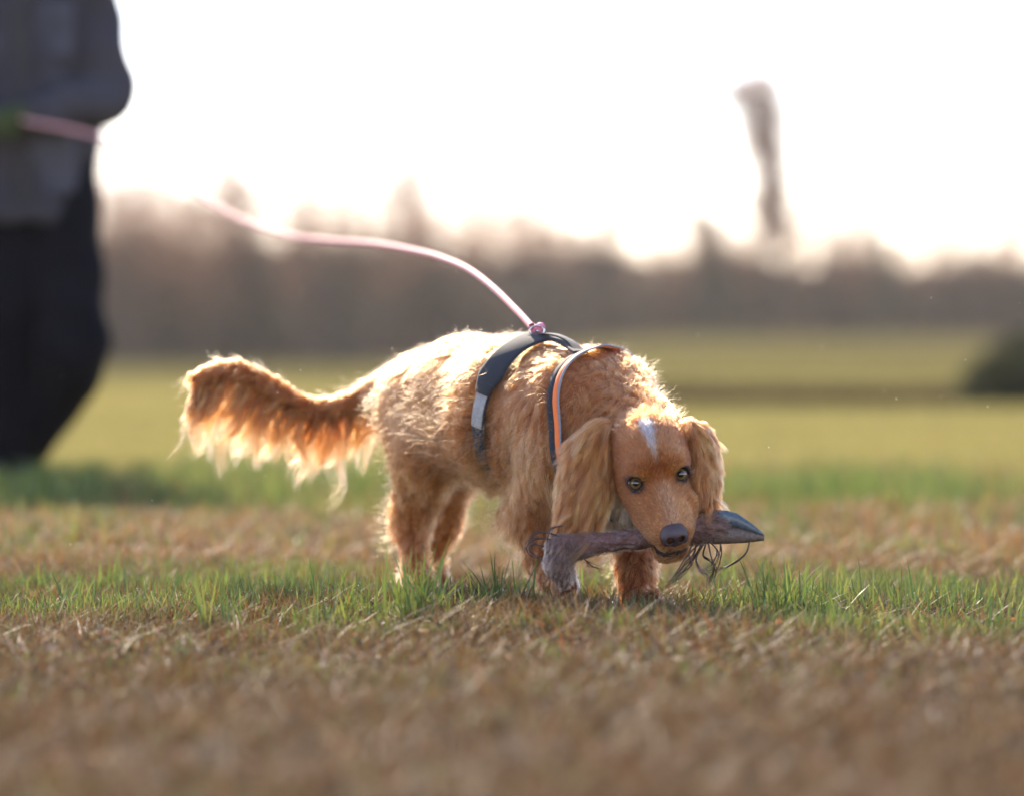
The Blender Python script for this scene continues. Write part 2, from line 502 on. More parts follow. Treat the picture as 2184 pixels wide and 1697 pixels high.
# taller tufts in the plane of the dog
tufts = [(880, 1330, 5.45, 60, .105), (925, 1325, 5.5, 40, .08), (1060, 1300, 5.7, 50, .075), (1150, 1310, 5.65, 40, .06), (1290, 1310, 5.65, 30, .07), (1655, 1320, 5.6, 60, .085),
         (1700, 1310, 5.7, 40, .07), (1740, 1330, 5.55, 30, .06), (500, 1260, 6.0, 40, .06), (620, 1255, 6.1, 40, .05), (250, 1240, 6.2, 50, .06), (380, 1250, 6.1, 40, .055), (90, 1235, 6.2, 50, .06),
         (760, 1290, 5.8, 40, .05), (2000, 1300, 5.8, 40, .05), (2120, 1290, 5.8, 50, .06), (1860, 1290, 5.9, 40, .05), (1450, 1320, 5.6, 30, .05), (1540, 1310, 5.7, 35, .055)]
for i in range(46):
    tufts.append((RNG.uniform(-100, 2300), 1300, RNG.uniform(5.35, 6.35), int(RNG.integers(14, 40)), RNG.uniform(.04, .075)))
for px, py, d, n, h in tufts:
    if d < 5.85 and 1120 < px < 1460: d, h = 5.25, h*.5
    c = P(px, py, d)
    x = c[0] + RNG.normal(0, .022, n); y = d + RNG.normal(0, .03, n)
    add(gp, x, y, RNG.uniform(.45, 1.1, n)*h*1.2, RNG.uniform(.0022, .0042, n), RNG.beta(1.5, 2.5, n), pick(greens, n, [.4, .25, .15, .2, 0]))
# green tufts further back
for i in range(34):
    d = RNG.uniform(9.2, 11.5); x0 = RNG.uniform(-.15, .15)*d - (.5 if i % 2 else 0); n = 90
    add(gp, x0 + RNG.normal(0, .12, n), d + RNG.normal(0, .15, n), RNG.uniform(.05, .13, n), RNG.uniform(.004, .007, n), RNG.beta(1.5, 3, n), pick(greens[:4], n))
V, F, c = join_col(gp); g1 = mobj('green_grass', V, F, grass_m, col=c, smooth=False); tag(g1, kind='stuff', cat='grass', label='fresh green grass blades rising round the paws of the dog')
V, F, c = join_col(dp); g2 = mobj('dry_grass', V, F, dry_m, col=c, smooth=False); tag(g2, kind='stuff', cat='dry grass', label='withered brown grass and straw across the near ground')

# crumbs of soil and dead leaves
def litter(n, y0, y1, pal, s0, s1, curlz):
    x, y = scatter(y0, y1, n); z = ground_z(x, y) + RNG.uniform(.001, .014, n)
    a, b_ = frame(nrm(RNG.normal(0, 1, (n, 3))*[.6, .6, 1])); s = RNG.uniform(s0, s1, n)[:, None]; w = s*RNG.uniform(.3, .7, (n, 1))
    c = np.stack([x, y, z], 1); up = np.cross(a, b_)*s*curlz
    V = np.stack([c - a*s, c - b_*w + up, c + a*s, c + b_*w + up, c - up*.2], 1).reshape(-1, 3)
    o = (np.arange(n)*5)[:, None]
    F = np.concatenate([o+[0, 1, 4], o+[1, 2, 4], o+[2, 3, 4], o+[3, 0, 4]])
    return V, F, np.repeat(pick(pal, n), 5, 0)
V, F, c = litter(9000, 3.0, 7.5, np.array([[.10, .065, .04], [.2, .11, .05], [.33, .15, .06], [.30, .25, .20], [.06, .045, .035]]), .003, .011, .35)
l1 = mobj('leaf_litter', V, F, dry_m, col=c); tag(l1, kind='stuff', cat='leaf litter', label='crumbled dead leaves scattered among the dry grass')
# dew on the blades
n = 1500; x, y = scatter(5.2, 8.5, n); z = ground_z(x, y) + RNG.uniform(.008, .045, n)
oc = np.array([[1, 0, 0], [-1, 0, 0], [0, 1, 0], [0, -1, 0], [0, 0, 1], [0, 0, -1.]]); of = np.array([[0, 2, 4], [2, 1, 4], [1, 3, 4], [3, 0, 4], [2, 0, 5], [1, 2, 5], [3, 1, 5], [0, 3, 5]])
V = (np.stack([x, y, z], 1)[:, None] + oc[None]*RNG.uniform(.0004, .0009, (n, 1, 1))).reshape(-1, 3)
F = ((np.arange(n)*6)[:, None, None] + of[None]).reshape(-1, 3)
dew_m = mat('dew', (.9, .9, .9), rough=.08, spec=1.0, trans=.5)
dw = mobj('dew_drops', V, F, dew_m); tag(dw, kind='stuff', cat='dew', label='tiny dew drops glinting on the grass blades')
n = 70; x = RNG.uniform(-.9, 1.1, n); y = RNG.uniform(5.2, 7.5, n); z = RNG.uniform(.08, .6, n)
V = (np.stack([x, y, z], 1)[:, None] + oc[None]*RNG.uniform(.0004, .0010, (n, 1, 1))).reshape(-1, 3)
F = ((np.arange(n)*6)[:, None, None] + of[None]).reshape(-1, 3)
dw2 = mobj('airborne_droplets', V, F, dew_m); tag(dw2, kind='stuff', cat='droplets', label='fine water droplets flying in the air round the dog')

# ------------------------------------------------------------------ woods
bark_m = mat('bark', (.13, .09, .065), .9, .1, noise=(3, .3))
twig_m = mat('bare_twigs', (.24, .13, .085), .9, .1, noise=(.4, .3), trans=.35)
needle_m = mat('needles', (.06, .065, .035), .8, .2, noise=(.4, .3), trans=.2)

pine_m = mat('pine_needles', (.26, .14, .095), .8, .2, noise=(.4, .3), trans=.35)
def strips(c, d, ln, w):
    """thin tapering two-sided strips: centre base c, direction d"""
    a, b_ = frame(nrm(d)); n = len(c)
    th = RNG.uniform(0, 6.28, (n, 1)); s = (a*np.cos(th) + b_*np.sin(th))*w[:, None]/2
    e = c + nrm(d)*ln[:, None]
    V = np.stack([c-s, c+s, e], 1).reshape(-1, 3)
    return V, np.arange(3*n).reshape(-1, 3)

def bare_tree(h, spread, nt=900, base=.25):
    """trunk, limbs and twigs of a leafless birch-like tree"""
    tr = [tube([[0, 0, -.2], [0.02*h, 0, h*.35], [0, .02*h, h*.7], [.01*h, 0, h*.97]], [h*.016, h*.012, h*.007, .01], 7)]
    tw = []
    nl = 16
    for i in range(nl):
        t = RNG.uniform(base, .92); az = i*2.4; r = spread*(1.25-t)*RNG.uniform(.5, 1.1) + .3
        p0 = np.array([0, 0, h*t]); p2 = p0 + [math.cos(az)*r, math.sin(az)*r, h*.16]
        pm = (p0+p2)/2 + [0, 0, -.05*h*0]
        tr.append(tube([p0, pm, p2], [h*.005, h*.0035, .008], 5))
        m = nt//nl; u = RNG.uniform(.1, 1.1, (m, 1)); c = p0 + (p2-p0)*u + RNG.normal(0, .16*spread, (m, 3))
        d = RNG.normal(0, 1, (m, 3)) + [0, 0, .8]
        tw.append(strips(c, d, RNG.uniform(.3, .9, m), RNG.uniform(.03, .07, m)))
    return join(tr), join(tw)

def pine(h, crown0=.45, off=0):
    tr = [tube([[0, 0, -.2], [.05, 0, h*.3], [.0, .1, h*.6], [off*.5, 0, h*.8], [off, 0, h*.96]], [h*.008, h*.006, h*.005, .05, .02], 8)]
    nd = []
    for i in range(30):
        t = crown0 + (.97-crown0)*(i/29)**.95; az = i*2.4 + RNG.uniform(-.4, .4); r = float(np.interp((t-crown0)/(1-crown0), [0, .25, .42, .5, .6, .74, .9, 1], [.6, .8, .8, 2.0, 2.1, 1.4, 1.7, 1.0]))*RNG.uniform(.5, 1.25)*(1 - .3*math.cos(az))
        p0 = np.array([off*max(0, (t-.6)/.36), .05, h*t]); p2 = p0 + [math.cos(az)*r, math.sin(az)*r, .35]
        tr.append(tube([p0, (p0+p2)/2+[0, 0, -.05], p2], [.05, .035, .015], 5))
        m = 40 + int(72*r); u = RNG.uniform(.05, 1.15, (m, 1))**.75; c = p0 + (p2-p0)*u + RNG.normal(0, .5, (m, 3))
        nd.append(strips(c, RNG.normal(0, 1, (m, 3))+[0, 0, .5], RNG.uniform(.3, .6, m), RNG.uniform(.14, .30, m)))
    return join(tr), join(nd)

def spruce(h):
    tr = [tube([[0, 0, -.2], [0, 0, h*.5], [0, 0, h]], [h*.018, h*.01, .01], 7)]
    nd = []
    n = 3000; t = RNG.uniform(.03, 1, n)**1.1; az = RNG.uniform(0, 6.28, n); R = h*.2*(1-t) + .05
    r = R*RNG.uniform(.2, 1, n); c = np.stack([np.cos(az)*r, np.sin(az)*r, h*t - r*.25], 1)
    d = np.stack([np.cos(az), np.sin(az), -.35 + RNG.normal(0, .25, n)], 1)
    nd.append(strips(c, d, RNG.uniform(.25, .6, n), RNG.uniform(.08, .18, n)))
    return join(tr), join(nd)

def wood_d(px):
    a = (px-1092)/FPX; return 155 + 70*float(sstep(a, -.05, .05))
def wpos(px, extra=0):
    d = wood_d(px) + extra; x = (px-1092)/FPX*d; return np.array([x, d, float(ground_z(x, d))])

protos = {}
def plant_tree(name, px, key, s, label, group, extra=-6, rot=0):
    kind, h, par = key
    if key not in protos:
        (tv, tf), (cv, cf) = {'bare': bare_tree, 'pine': pine, 'spruce': spruce}[kind](h, *par)
        tm = mesh_np('trunk', tv, tf); tm.materials.append(bark_m)
        cm = mesh_np('crown', cv, cf, False); cm.materials.append({'bare': twig_m, 'pine': pine_m, 'spruce': needle_m}[kind])
        protos[key] = (tm, cm)
    tm, cm = protos[key]
    e = empty(name, wpos(px, extra)); e.scale = (s, s, s); e.rotation_euler = (0, 0, rot)
    for nm, me in (('trunk', tm), ('crown', cm)):
        o = bpy.data.objects.new(nm, me); COL.objects.link(o); o.parent = e
    tag(e, label, 'tree', group)
    return e
gW = 'separate trees along the edge of the wood'
plant_tree('pine_tree', 1655, ('pine', 15.0, (.36, -1.25)), 1, 'very tall slender pine towering alone above the right part of the wood', gW)
plant_tree('spruce_tree', 1522, ('spruce', 7.4, ()), .98, 'dark pointed spruce just left of the very tall pine', gW, rot=1)
plant_tree('spruce_tree', 1885, ('spruce', 7.4, ()), .80, 'smaller dark spruce right of the very tall pine', gW, rot=2)
B1 = ('bare', 8.8, (1.7, 800)); B2 = ('bare', 7.8, (2.1, 800))
plant_tree('bare_tree', 1985, B1, 1.0, 'tall leafless tree farthest right above the wood', gW, rot=.5)
plant_tree('bare_tree', 1330, B2, 1.0, 'round topped leafless tree straight above the withers of the dog', gW, rot=1.2)
plant_tree('bare_tree', 1850, B2, .98, 'leafless tree standing over the smaller dark spruce', gW, rot=2.2)
plant_tree('bare_tree', 1480, B2, .95, 'leafless tree touching the left side of the dark pointed spruce', gW, rot=4)
plant_tree('bare_tree', 820, B1, .86, 'leafless tree rising above the middle of the pink leash', gW, rot=3)
plant_tree('bare_tree', 625, B1, .72, 'low leafless tree behind the rise of the pink leash', gW, rot=5)
plant_tree('bare_tree', 430, B2, .84, 'leafless tree behind the upper end of the pink leash', gW, rot=6)
plant_tree('bare_tree', 290, B2, .82, 'leafless tree nearest the person in dark clothes', gW, rot=3.3)

tw, nd, tk, wc = [], [], [], []
for i in range(620):
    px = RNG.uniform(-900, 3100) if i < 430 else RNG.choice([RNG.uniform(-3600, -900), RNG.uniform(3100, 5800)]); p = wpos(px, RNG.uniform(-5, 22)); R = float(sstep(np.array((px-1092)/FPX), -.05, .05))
    hd = RNG.uniform(3.6, 5.6)*(1 - .12*R); hb = hd + RNG.uniform(1.0, 5.0)
    m = 70; t = RNG.random(m); c = p + np.stack([RNG.normal(0, .9, m), RNG.normal(0, .9, m), hd*t], 1)
    nd.append(strips(c, RNG.normal(0, 1, (m, 3))+[0, 0, -.1], RNG.uniform(.5, 1.3, m), RNG.uniform(.35, .9, m)))
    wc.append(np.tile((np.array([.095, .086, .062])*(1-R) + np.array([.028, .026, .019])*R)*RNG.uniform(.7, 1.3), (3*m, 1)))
    m = 230; t = RNG.random(m)**1.25; c = p + np.stack([RNG.normal(0, .8, m)*(1.2-t), RNG.normal(0, .8, m), hb*t], 1)
    tw.append(strips(c, RNG.normal(0, 1, (m, 3))+[0, 0, 1.4], RNG.uniform(.5, 1.2, m), RNG.uniform(.04, .11, m)))
    tk.append(tube([p-[0, 0, .3], p+[0, 0, hb*.9]], [.09, .02], 5))
wd_m = mat('wood_undergrowth', rough=.9, spec=.1, noise=(.15, .35), trans=.15, attr='col')
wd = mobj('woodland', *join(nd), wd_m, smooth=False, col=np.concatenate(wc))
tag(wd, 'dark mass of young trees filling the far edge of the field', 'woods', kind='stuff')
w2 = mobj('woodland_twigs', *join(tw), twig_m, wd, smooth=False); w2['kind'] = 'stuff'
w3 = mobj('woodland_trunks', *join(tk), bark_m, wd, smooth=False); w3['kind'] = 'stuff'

# rough strip and bush at the field ditch, right
n = 22000; yb = RNG.uniform(28.5, 34, n); ab = RNG.uniform(.035, .2, n); xb = ab*yb
hb = .06 + .09*noise2(xb, yb, .8, 21)
V1, F1 = strips(np.stack([xb, yb, ground_z(xb, yb)], 1), RNG.normal(0, .5, (n, 3))+[0, 0, 1], hb*RNG.uniform(.6, 1.4, n), RNG.uniform(.01, .03, n))
dt = mobj('ditch_heather', V1, F1, mat('heather', (.07, .045, .03), .9, .1, noise=(2, .3), trans=.15), smooth=False)
tag(dt, 'low dark heather along the ditch crossing the green field', 'heather', kind='stuff')
def bush(name, c, rx, rz, label, nn=9000):
    u = nrm(RNG.normal(0, 1, (nn, 3))); u[:, 2] = np.abs(u[:, 2])
    r = RNG.random((nn, 1))**.4*(1 + .3*noise2(u[:, 0]*2+c[0], u[:, 1]*2+u[:, 2]*2, 2, 30)[:, None])
    q = c + u*r*[rx, rx, rz]
    e = empty(name, c)
    V, F = strips(q, u + RNG.normal(0, .6, (nn, 3)), RNG.uniform(.03, .1, nn), RNG.uniform(.015, .04, nn))
    mobj('foliage', V, F, needle_m, e, smooth=False)
    st = join([tube([c, c + [math.cos(a)*rx*.6, math.sin(a)*rx*.6, rz*.8]], [.02, .006], 5) for a in np.arange(0, 6.2, .9)])
    mobj('stem', *st, bark_m, e)
    return tag(e, label, 'bush')
cb = P(2235, 855, 29); cb[2] = float(ground_z(cb[0], 29)); bush('dark_bush', cb, .62, .50, 'dark rounded bush beside the ditch at the right edge')

# ------------------------------------------------------------------ dog: body field
H = nrm([.70, -.71, 0]); SIDE = np.cross([0, 0, 1.], H); DN = np.array([0, 0, -1.]); UP = -DN      # SIDE: its left, away from the camera
def pr(x, y, d): return P(x, y, d)
def pm(r, d): return r*d/FPX
def cap(a, b, **kw):
    (x0, y0, d0, r0), (x1, y1, d1, r1) = a, b
    return Prim('cap', pr(x0, y0, d0), pr(x1, y1, d1), pm(r0, d0), pm(r1, d1), **kw)

HC = P(1388, 976, 5.70)
yaw, pit, rol = math.radians(12), math.radians(44), math.radians(5)
Fv = np.array([math.sin(yaw)*math.cos(pit), -math.cos(yaw)*math.cos(pit), -math.sin(pit)])
Sv = nrm(np.cross(Fv, [0, 0, 1.]))*-1
Sv = np.array([1., 0, 0]) - Fv*Fv[0]; Sv = nrm(Sv)
Uv = np.cross(Sv, Fv)*1.0
if Uv[2] < 0: Uv = -Uv
# roll about the view axis so that the eye on the right sits higher
def rotY(v, a):
    c, s = math.cos(a), math.sin(a); return np.array([v[0]*c - v[2]*s, v[1], v[0]*s + v[2]*c])
Fv, Sv, Uv = (rotY(v, rol) for v in (Fv, Sv, Uv))
HR = np.stack([Fv, Sv, Uv], 1)
def hd(f, s, u): return HC + Fv*f + Sv*s + Uv*u
def hcap(a, b, ra, rb, **kw): return Prim('cap', hd(*a), hd(*b), ra, rb, **kw)
def hell(c0, rad, **kw): return Prim('ell', hd(*c0), R=HR, rad=np.array(rad, float), **kw)

# colours of the coat
C_MAIN = np.array([.385, .120, .040]); C_LIGHT = np.array([.50, .19, .075]); C_FACE = np.array([.36, .130, .050]); C_DARK = np.array([.22, .065, .022])
fl_t = -H*.8 + DN*.55
TOR = dict(flow=fl_t, L=.030, lift=.20, curl=.05, c=C_MAIN)
BEL = dict(flow=-H*.35 + DN*1.0 , L=.042, lift=.22, curl=.14, c=C_LIGHT)
prims = [
    cap((903, 838, 6.20, 84), (1000, 842, 6.10, 116), **TOR),
    cap((1000, 842, 6.10, 116), (1110, 866, 5.98, 138), **TOR),
    cap((1110, 866, 5.98, 138), (1215, 888, 5.87, 130), **TOR),
    cap((1000, 890, 6.08, 96), (1120, 915, 5.97, 104), **BEL),
    cap((1120, 920, 5.96, 100), (1240, 960, 5.84, 100), **BEL),
    cap((1258, 838, 5.88, 78), (1385, 950, 5.76, 66), flow=-Fv*.6+DN*.3, L=.026, lift=.35, curl=.06, c=C_MAIN),
    cap((1250, 800, 5.92, 46), (1335, 815, 5.88, 46), k=.03, flow=-H+DN*.2, L=.018, lift=.3, curl=.04, c=C_MAIN),
    cap((1292, 812, 5.89, 50), (1392, 912, 5.765, 50), k=.03, flow=-Fv*.6+DN*.4, L=.026, lift=.5, curl=.08, c=C_MAIN),
    cap((1318, 838, 5.99, 52), (1362, 905, 5.93, 40), flow=-H+DN*.5, L=.02, lift=.35, curl=.06, c=C_MAIN),
    cap((1270, 950, 5.82, 88), (1300, 1060, 5.82, 52), flow=DN*1.0, L=.045, lift=.3, curl=.12, c=C_LIGHT*1.1),
    # near front leg (its right)
    cap((1190, 985, 5.83, 80), (1158, 1090, 5.87, 58), flow=DN-H*.2, L=.030, lift=.22, curl=.08, c=C_MAIN),
    cap((1158, 1090, 5.87, 56), (1172, 1180, 5.86, 40), flow=DN-H*.2, L=.024, lift=.25, curl=.08, c=C_MAIN),
    cap((1172, 1180, 5.86, 40), (1186, 1228, 5.83, 29), flow=DN-H*.2, L=.018, lift=.3, curl=.1, c=C_DARK*1.15),
    cap((1186, 1232, 5.83, 27), (1208, 1246, 5.78, 24), k=.012, flow=DN+H*.6, L=.010, lift=.4, curl=.05, c=C_DARK),
    # far front leg (its left)
    cap((1318, 1010, 5.86, 64), (1350, 1110, 5.84, 42), flow=DN, L=.03, lift=.3, curl=.1, c=C_MAIN),
    cap((1350, 1110, 5.84, 42), (1358, 1215, 5.81, 30), flow=DN-H*.3, L=.018, lift=.35, curl=.12, c=C_DARK*1.1),
    cap((1358, 1215, 5.81, 30), (1360, 1262, 5.81, 27), flow=DN-H*.2, L=.014, lift=.35, curl=.1, c=C_DARK),
    cap((1360, 1268, 5.81, 26), (1388, 1284, 5.74, 23), k=.012, flow=DN*.5+H*.8, L=.008, lift=.4, curl=.04, c=C_DARK),
    # near hind leg
    cap((893, 865, 6.17, 82), (912, 975, 6.10, 62), flow=DN-H*.35, L=.034, lift=.3, curl=.12, c=C_MAIN),
    cap((912, 975, 6.10, 60), (878, 1105, 6.17, 31), flow=DN-H*.35, L=.030, lift=.3, curl=.14, c=C_MAIN),
    cap((878, 1105, 6.17, 29), (888, 1215, 6.15, 20), flow=DN-H*.4, L=.018, lift=.35, curl=.14, c=C_MAIN),
    cap((888, 1222, 6.15, 25), (908, 1246, 6.08, 23), k=.012, flow=DN+H*.5, L=.010, lift=.4, curl=.05, c=C_MAIN),
    # far hind leg
    cap((935, 880, 6.27, 74), (958, 1000, 6.24, 50), flow=DN, L=.03, lift=.3, curl=.15, c=C_MAIN),
    cap((958, 1000, 6.24, 48), (944, 1120, 6.32, 26), flow=DN+H*.2, L=.022, lift=.5, curl=.24, c=C_MAIN),
    cap((944, 1120, 6.32, 25), (920, 1205, 6.33, 18), flow=DN, L=.018, lift=.5, curl=.25, c=C_MAIN),
    cap((918, 1208, 6.33, 23), (932, 1232, 6.27, 22), k=.012, flow=DN+H*.5, L=.010, lift=.4, curl=.05, c=C_MAIN),
]
# tail
tp = [(850, 806, 6.24, 27), (795, 832, 6.26, 19), (740, 858, 6.27, 15), (685, 870, 6.27, 14), (640, 862, 6.26, 14), (598, 836, 6.25, 15), (555, 806, 6.24, 15), (505, 787, 6.22, 14), (455, 790, 6.21, 12), (415, 808, 6.2, 8)]
tdir = [nrm(P(*tp[i+1][:3]) - P(*tp[i][:3])) for i in range(len(tp)-1)]
NT0 = len(prims)
for i in range(len(tp)-1):
    prims.append(cap(tp[i], tp[i+1], k=.008, flow=tdir[i], L=.03, lift=.12, curl=.04, c=C_MAIN*.95))
NT1 = len(prims)
# head
FACE = dict(flow=-Fv, L=.006, lift=.25, curl=.0, c=C_FACE)
SK = dict(flow=-Fv, L=.009, lift=.25, curl=.0, c=C_FACE)
NH0 = len(prims)
prims += [
    hell((-.004, 0, .003), (.064, .0575, .054), k=.018, **SK),
    hell((-.035, 0, -.01), (.05, .050, .05), k=.02, **dict(SK, L=.011, lift=.35, curl=.04)),
    hcap((.034, -.026, .023), (.03, -.03, .016), .021, .021, k=.012, **FACE),
    hcap((.034, .026, .023), (.03, .03, .016), .021, .021, k=.012, **FACE),
    hcap((.02, -.032, -.024), (.066, -.026, -.032), .028, .022, k=.016, **FACE),
    hcap((.02, .032, -.024), (.066, .026, -.032), .028, .022, k=.016, **FACE),
    hcap((.045, 0, -.002), (.132, 0, -.021), .0235, .0165, k=.012, **FACE),
    hcap((.055, -.017, -.022), (.126, -.0145, -.031), .027, .0165, k=.010, **FACE),
    hcap((.055, .017, -.022), (.126, .0145, -.031), .027, .0165, k=.010, **FACE),
    hcap((.078, -.029, -.040), (.110, -.022, -.045), .0165, .013, k=.010, **FACE),
    hcap((.078, .031, -.036), (.108, .025, -.045), .0185, .0135, k=.010, **FACE),
    hcap((.078, .040, -.018), (.086, .0385, -.036), .0085, .009, k=.010, **FACE),
    hcap((.132, -.010, -.044), (.132, .010, -.044), .0125, .0125, k=.008, **FACE),
    hcap((.0, 0, -.045), (.070, 0, -.078), .026, .018, k=.010, **FACE),
    hcap((.070, -.009, -.078), (.119, -.009, -.078), .0165, .0150, k=.008, **dict(FACE, L=.005)),
    hcap((.070, .009, -.078), (.119, .009, -.078), .0165, .0150, k=.008, **dict(FACE, L=.005)),
]
NH1 = len(prims)
EYES = [hd(.0475, -.0345, .0035), hd(.0475, .0345, .0035)]
ER = .0130
eye_out = [nrm(hd(.0475 + .028, -.0345 - .010, .0035 + .024) - EYES[0]), nrm(hd(.0475 + .028, .0345 + .010, .0035 + .024) - EYES[1])]
CAMP = np.array([0, 0, CAMH])
eyev = [nrm(o*.6 + nrm(CAMP - e)*.6) for o, e in zip(eye_out, EYES)]
sub = [Prim('cap', hd(.150, -.0085, -.0235), hd(.135, -.008, -.026), .003, .003, k=.002)]
body_core = Field(prims, k=.022)
for i, e in enumerate(EYES):     # move the eyeballs so that they look out of the skin
    v = eyev[i]
    ts = np.linspace(-.03, .05, 161); q = e + v*ts[:, None]; dd = body_core(q)
    k = np.where(dd < 0)[0].max(); EYES[i] = e + v*(ts[k] - ER + .0045)
sub = []
for e, v in zip(EYES, eyev):
    s_ = nrm(Sv - v*(Sv @ v)); u_ = np.cross(v, s_)
    if u_[2] < 0: u_ = -u_
    sub.append(Prim('ell', e + v*(ER+.001), R=np.stack([v, s_, u_], 1), rad=np.array([.014, .0118, .0108]), k=.0015))
for s_ in (-1, 1):
    sub.append(Prim('cap', hd(.132, s_*.004, -.0585), hd(.112, s_*.031, -.058), .0022, .0022, k=.004))
    sub.append(Prim('cap', hd(.112, s_*.031, -.058), hd(.080, s_*.047, -.050), .0022, .0022, k=.004))
lids = []
for e, v in zip(EYES, eyev):
    s_ = nrm(Sv - v*(Sv @ v)); u_ = np.cross(v, s_)
    if u_[2] < 0: u_ = -u_
    for sg, hgt in ((1, .0108), (-1, .0102)):
        pp = [e + v*(ER*.80) + s_*.0128*c + u_*sg*hgt*math.sqrt(max(0, 1-c*c)) + v*.004*(1-c*c) for c in np.linspace(-1, 1, 6)]
        for a, b in zip(pp[:-1], pp[1:]): lids.append(Prim('cap', a, b, .0030, .0030, k=.004, **FACE))
body_f = Field(prims + lids, k=.022, sub=sub, ksub=.002)
hair_f = body_core

V, F = surface(body_f, .006)
V = project(body_f, V, 2)
V, out = subdiv(V, F); F = out[0]; V = project(body_f, V, 2)
cen = V[F].mean(1); mk = np.linalg.norm(cen - hd(.05, 0, -.02), axis=1) < .115
V, out = subdiv(V, F, mk); V = project(body_f, V, 2)
if True:
    q4 = out[0]; cen = V[q4].mean(1)
body_quads = np.concatenate([o for o in out if o.shape[1] == 4])
def blend_attr(field, p, key, w=.012):
    W = field.weights(p, w); A = np.array([np.atleast_1d(q.info[key]) for q in field.prims], float); return W @ A
def region(field, p, w=.01):
    W = field.weights(p, w); return W[:, NT0:NT1].sum(1), W[:, NH0:NH1].sum(1)
Vc = blend_attr(body_core, V, 'c')*.55
dEye = np.min([np.linalg.norm(V - (e + v*ER*.85), axis=1) for e, v in zip(EYES, eyev)], 0)
wE = 1 - sstep(dEye, .0125, .0175)
Vc = Vc*(1-wE[:, None]) + np.array([.045, .032, .034])*wE[:, None]
loc = (V - HC) @ HR
wM = sstep(-loc[:, 2], .050, .062)*sstep(loc[:, 0], .055, .075)*(1-sstep(loc[:, 0], .135, .15))*(np.abs(loc[:, 1]) < .035)*sstep(-loc[:, 2], .0, .05)*(1-sstep(-loc[:, 2], .075, .083))
Vc = Vc*(1-wM[:, None]) + np.array([.03, .016, .015])*wM[:, None]
skin_m = mat('dog_skin', rough=.7, spec=.3, attr='col')
DOG0 = np.array([P(1120, 1000, 6.0)[0], 6.0, 0.0])
dog = mobj('dog', V, out, skin_m, origin=DOG0, col=Vc)
tag(dog, 'golden red long haired spaniel walking with a deer leg in its mouth', 'dog')

# ------------------------------------------------------------------ harness: loops cut through the body by a plane
def march(x, y, f=body_core, off=.0):
    o = np.array([0, 0, CAMH]); v = P(x, y, 1.0) - o; v = v/np.linalg.norm(v); t = 5.3
    for _ in range(90):
        d = f((o + v*t)[None])[0] - off
        t += d*.8
        if abs(d) < 1e-4: break
    return o + v*t
def loop_by(pts3, centre, n=120, off=.006, f=body_core):
    a, b, c = pts3; nn = nrm(np.cross(b-a, c-a)); ctr = centre - nn*((centre-a) @ nn)
    e1 = nrm(a - ctr); e2 = np.cross(nn, e1)
    th = np.linspace(0, 2*math.pi, n, endpoint=False); out_ = []
    D = np.cos(th)[:, None]*e1 + np.sin(th)[:, None]*e2
    R = np.linspace(.03, .26, 120)
    Pq = ctr + D[:, None]*R[None, :, None]; dd = f(Pq.reshape(-1, 3)).reshape(n, -1)
    k = np.argmax(dd > off, 1); r = R[k]
    r = (np.roll(r, 1)+r*2+np.roll(r, -1))/4; r = (np.roll(r, 2)+np.roll(r, 1)+r+np.roll(r, -1)+np.roll(r, -2))/5
    return ctr + D*r[:, None], nn, D
def ribbon(path, outw, half, thick, shift=0, closed=True, round_=True):
    n = len(path)
    T = nrm(np.roll(path, -1, 0) - np.roll(path, 1, 0)) if closed else nrm(np.gradient(path, axis=0))
    Wd = nrm(np.cross(T, outw)); N_ = nrm(np.cross(Wd, T)); N_ = np.where(((N_*outw).sum(1) < 0)[:, None], -N_, N_)
    half = np.broadcast_to(half, (n,))[:, None]; c = path + Wd*shift
    prof = [(-1, 0), (-1, .7), (-.8, 1), (.8, 1), (1, .7), (1, 0)]
    V = np.stack([c + Wd*half*a + N_*thick*b for a, b in prof], 1).reshape(-1, 3); k = len(prof)
    i = np.arange(n if closed else n-1); j = (i+1) % n
    F = np.concatenate([np.stack([i*k+a, i*k+(a+1) % k, j*k+(a+1) % k, j*k+a], 1) for a in range(k)])
    return V, [F]
har0 = P(1200, 800, 5.95)
harness = empty('dog_harness', har0)
tag(harness, 'black dog harness with orange and silver edged chest strap round the spaniel', 'dog harness')
web_m = mat('black_webbing', (.022, .026, .032), .75, .3, noise=(900, .25), bump=.0004, sheen=.2)
org_m = mat('orange_trim', (.90, .20, .035), .6, .3, noise=(700, .12), bump=.0003, sheen=.3)
sil_m = mat('silver_reflective_trim', (.24, .24, .27), .7, .6, noise=(600, .35), bump=.0003)
grey_m = mat('grey_padding', (.10, .11, .12), .8, .2, noise=(500, .2), bump=.0005, sheen=.3)
STR = []
pa, pb, pc = march(1236, 766), march(1184, 860), march(1206, 965)
pb = march(1184, 885); pc = pb + SIDE*2*((pa - pb) @ SIDE)
path, nn, outd = loop_by((pa, pb, pc), (P(1290, 900, 5.86)), off=.006)
STR.append((path, .011)); pvis = (1092 + path[:, 0]/path[:, 1]*FPX) < 1275
path = path - outd*(.0065*sstep(1092 + path[:, 0]/path[:, 1]*FPX, 1262, 1300))[:, None]
sg = 1 if (ribbon(path, outd, .004, .002, .01)[0].mean(0) - path.mean(0))[0] > 0 else -1
mobj('chest_strap', *ribbon(path, outd, .0062, .0032), web_m, harness)
mobj('orange_edge', *ribbon(path, outd, .0050, .0030, sg*.0112), org_m, harness)
mobj('silver_edge', *ribbon(path, outd, .0014, .0030, sg*.0178), sil_m, harness)
ga, gb = march(1146, 738), march(1040, 850); gc_ = gb + SIDE*2*((ga - gb) @ SIDE)
gpath, gn, gout = loop_by((ga, gb, gc_), P(1100, 880, 5.99), off=.0085)
STR.append((gpath, .012))
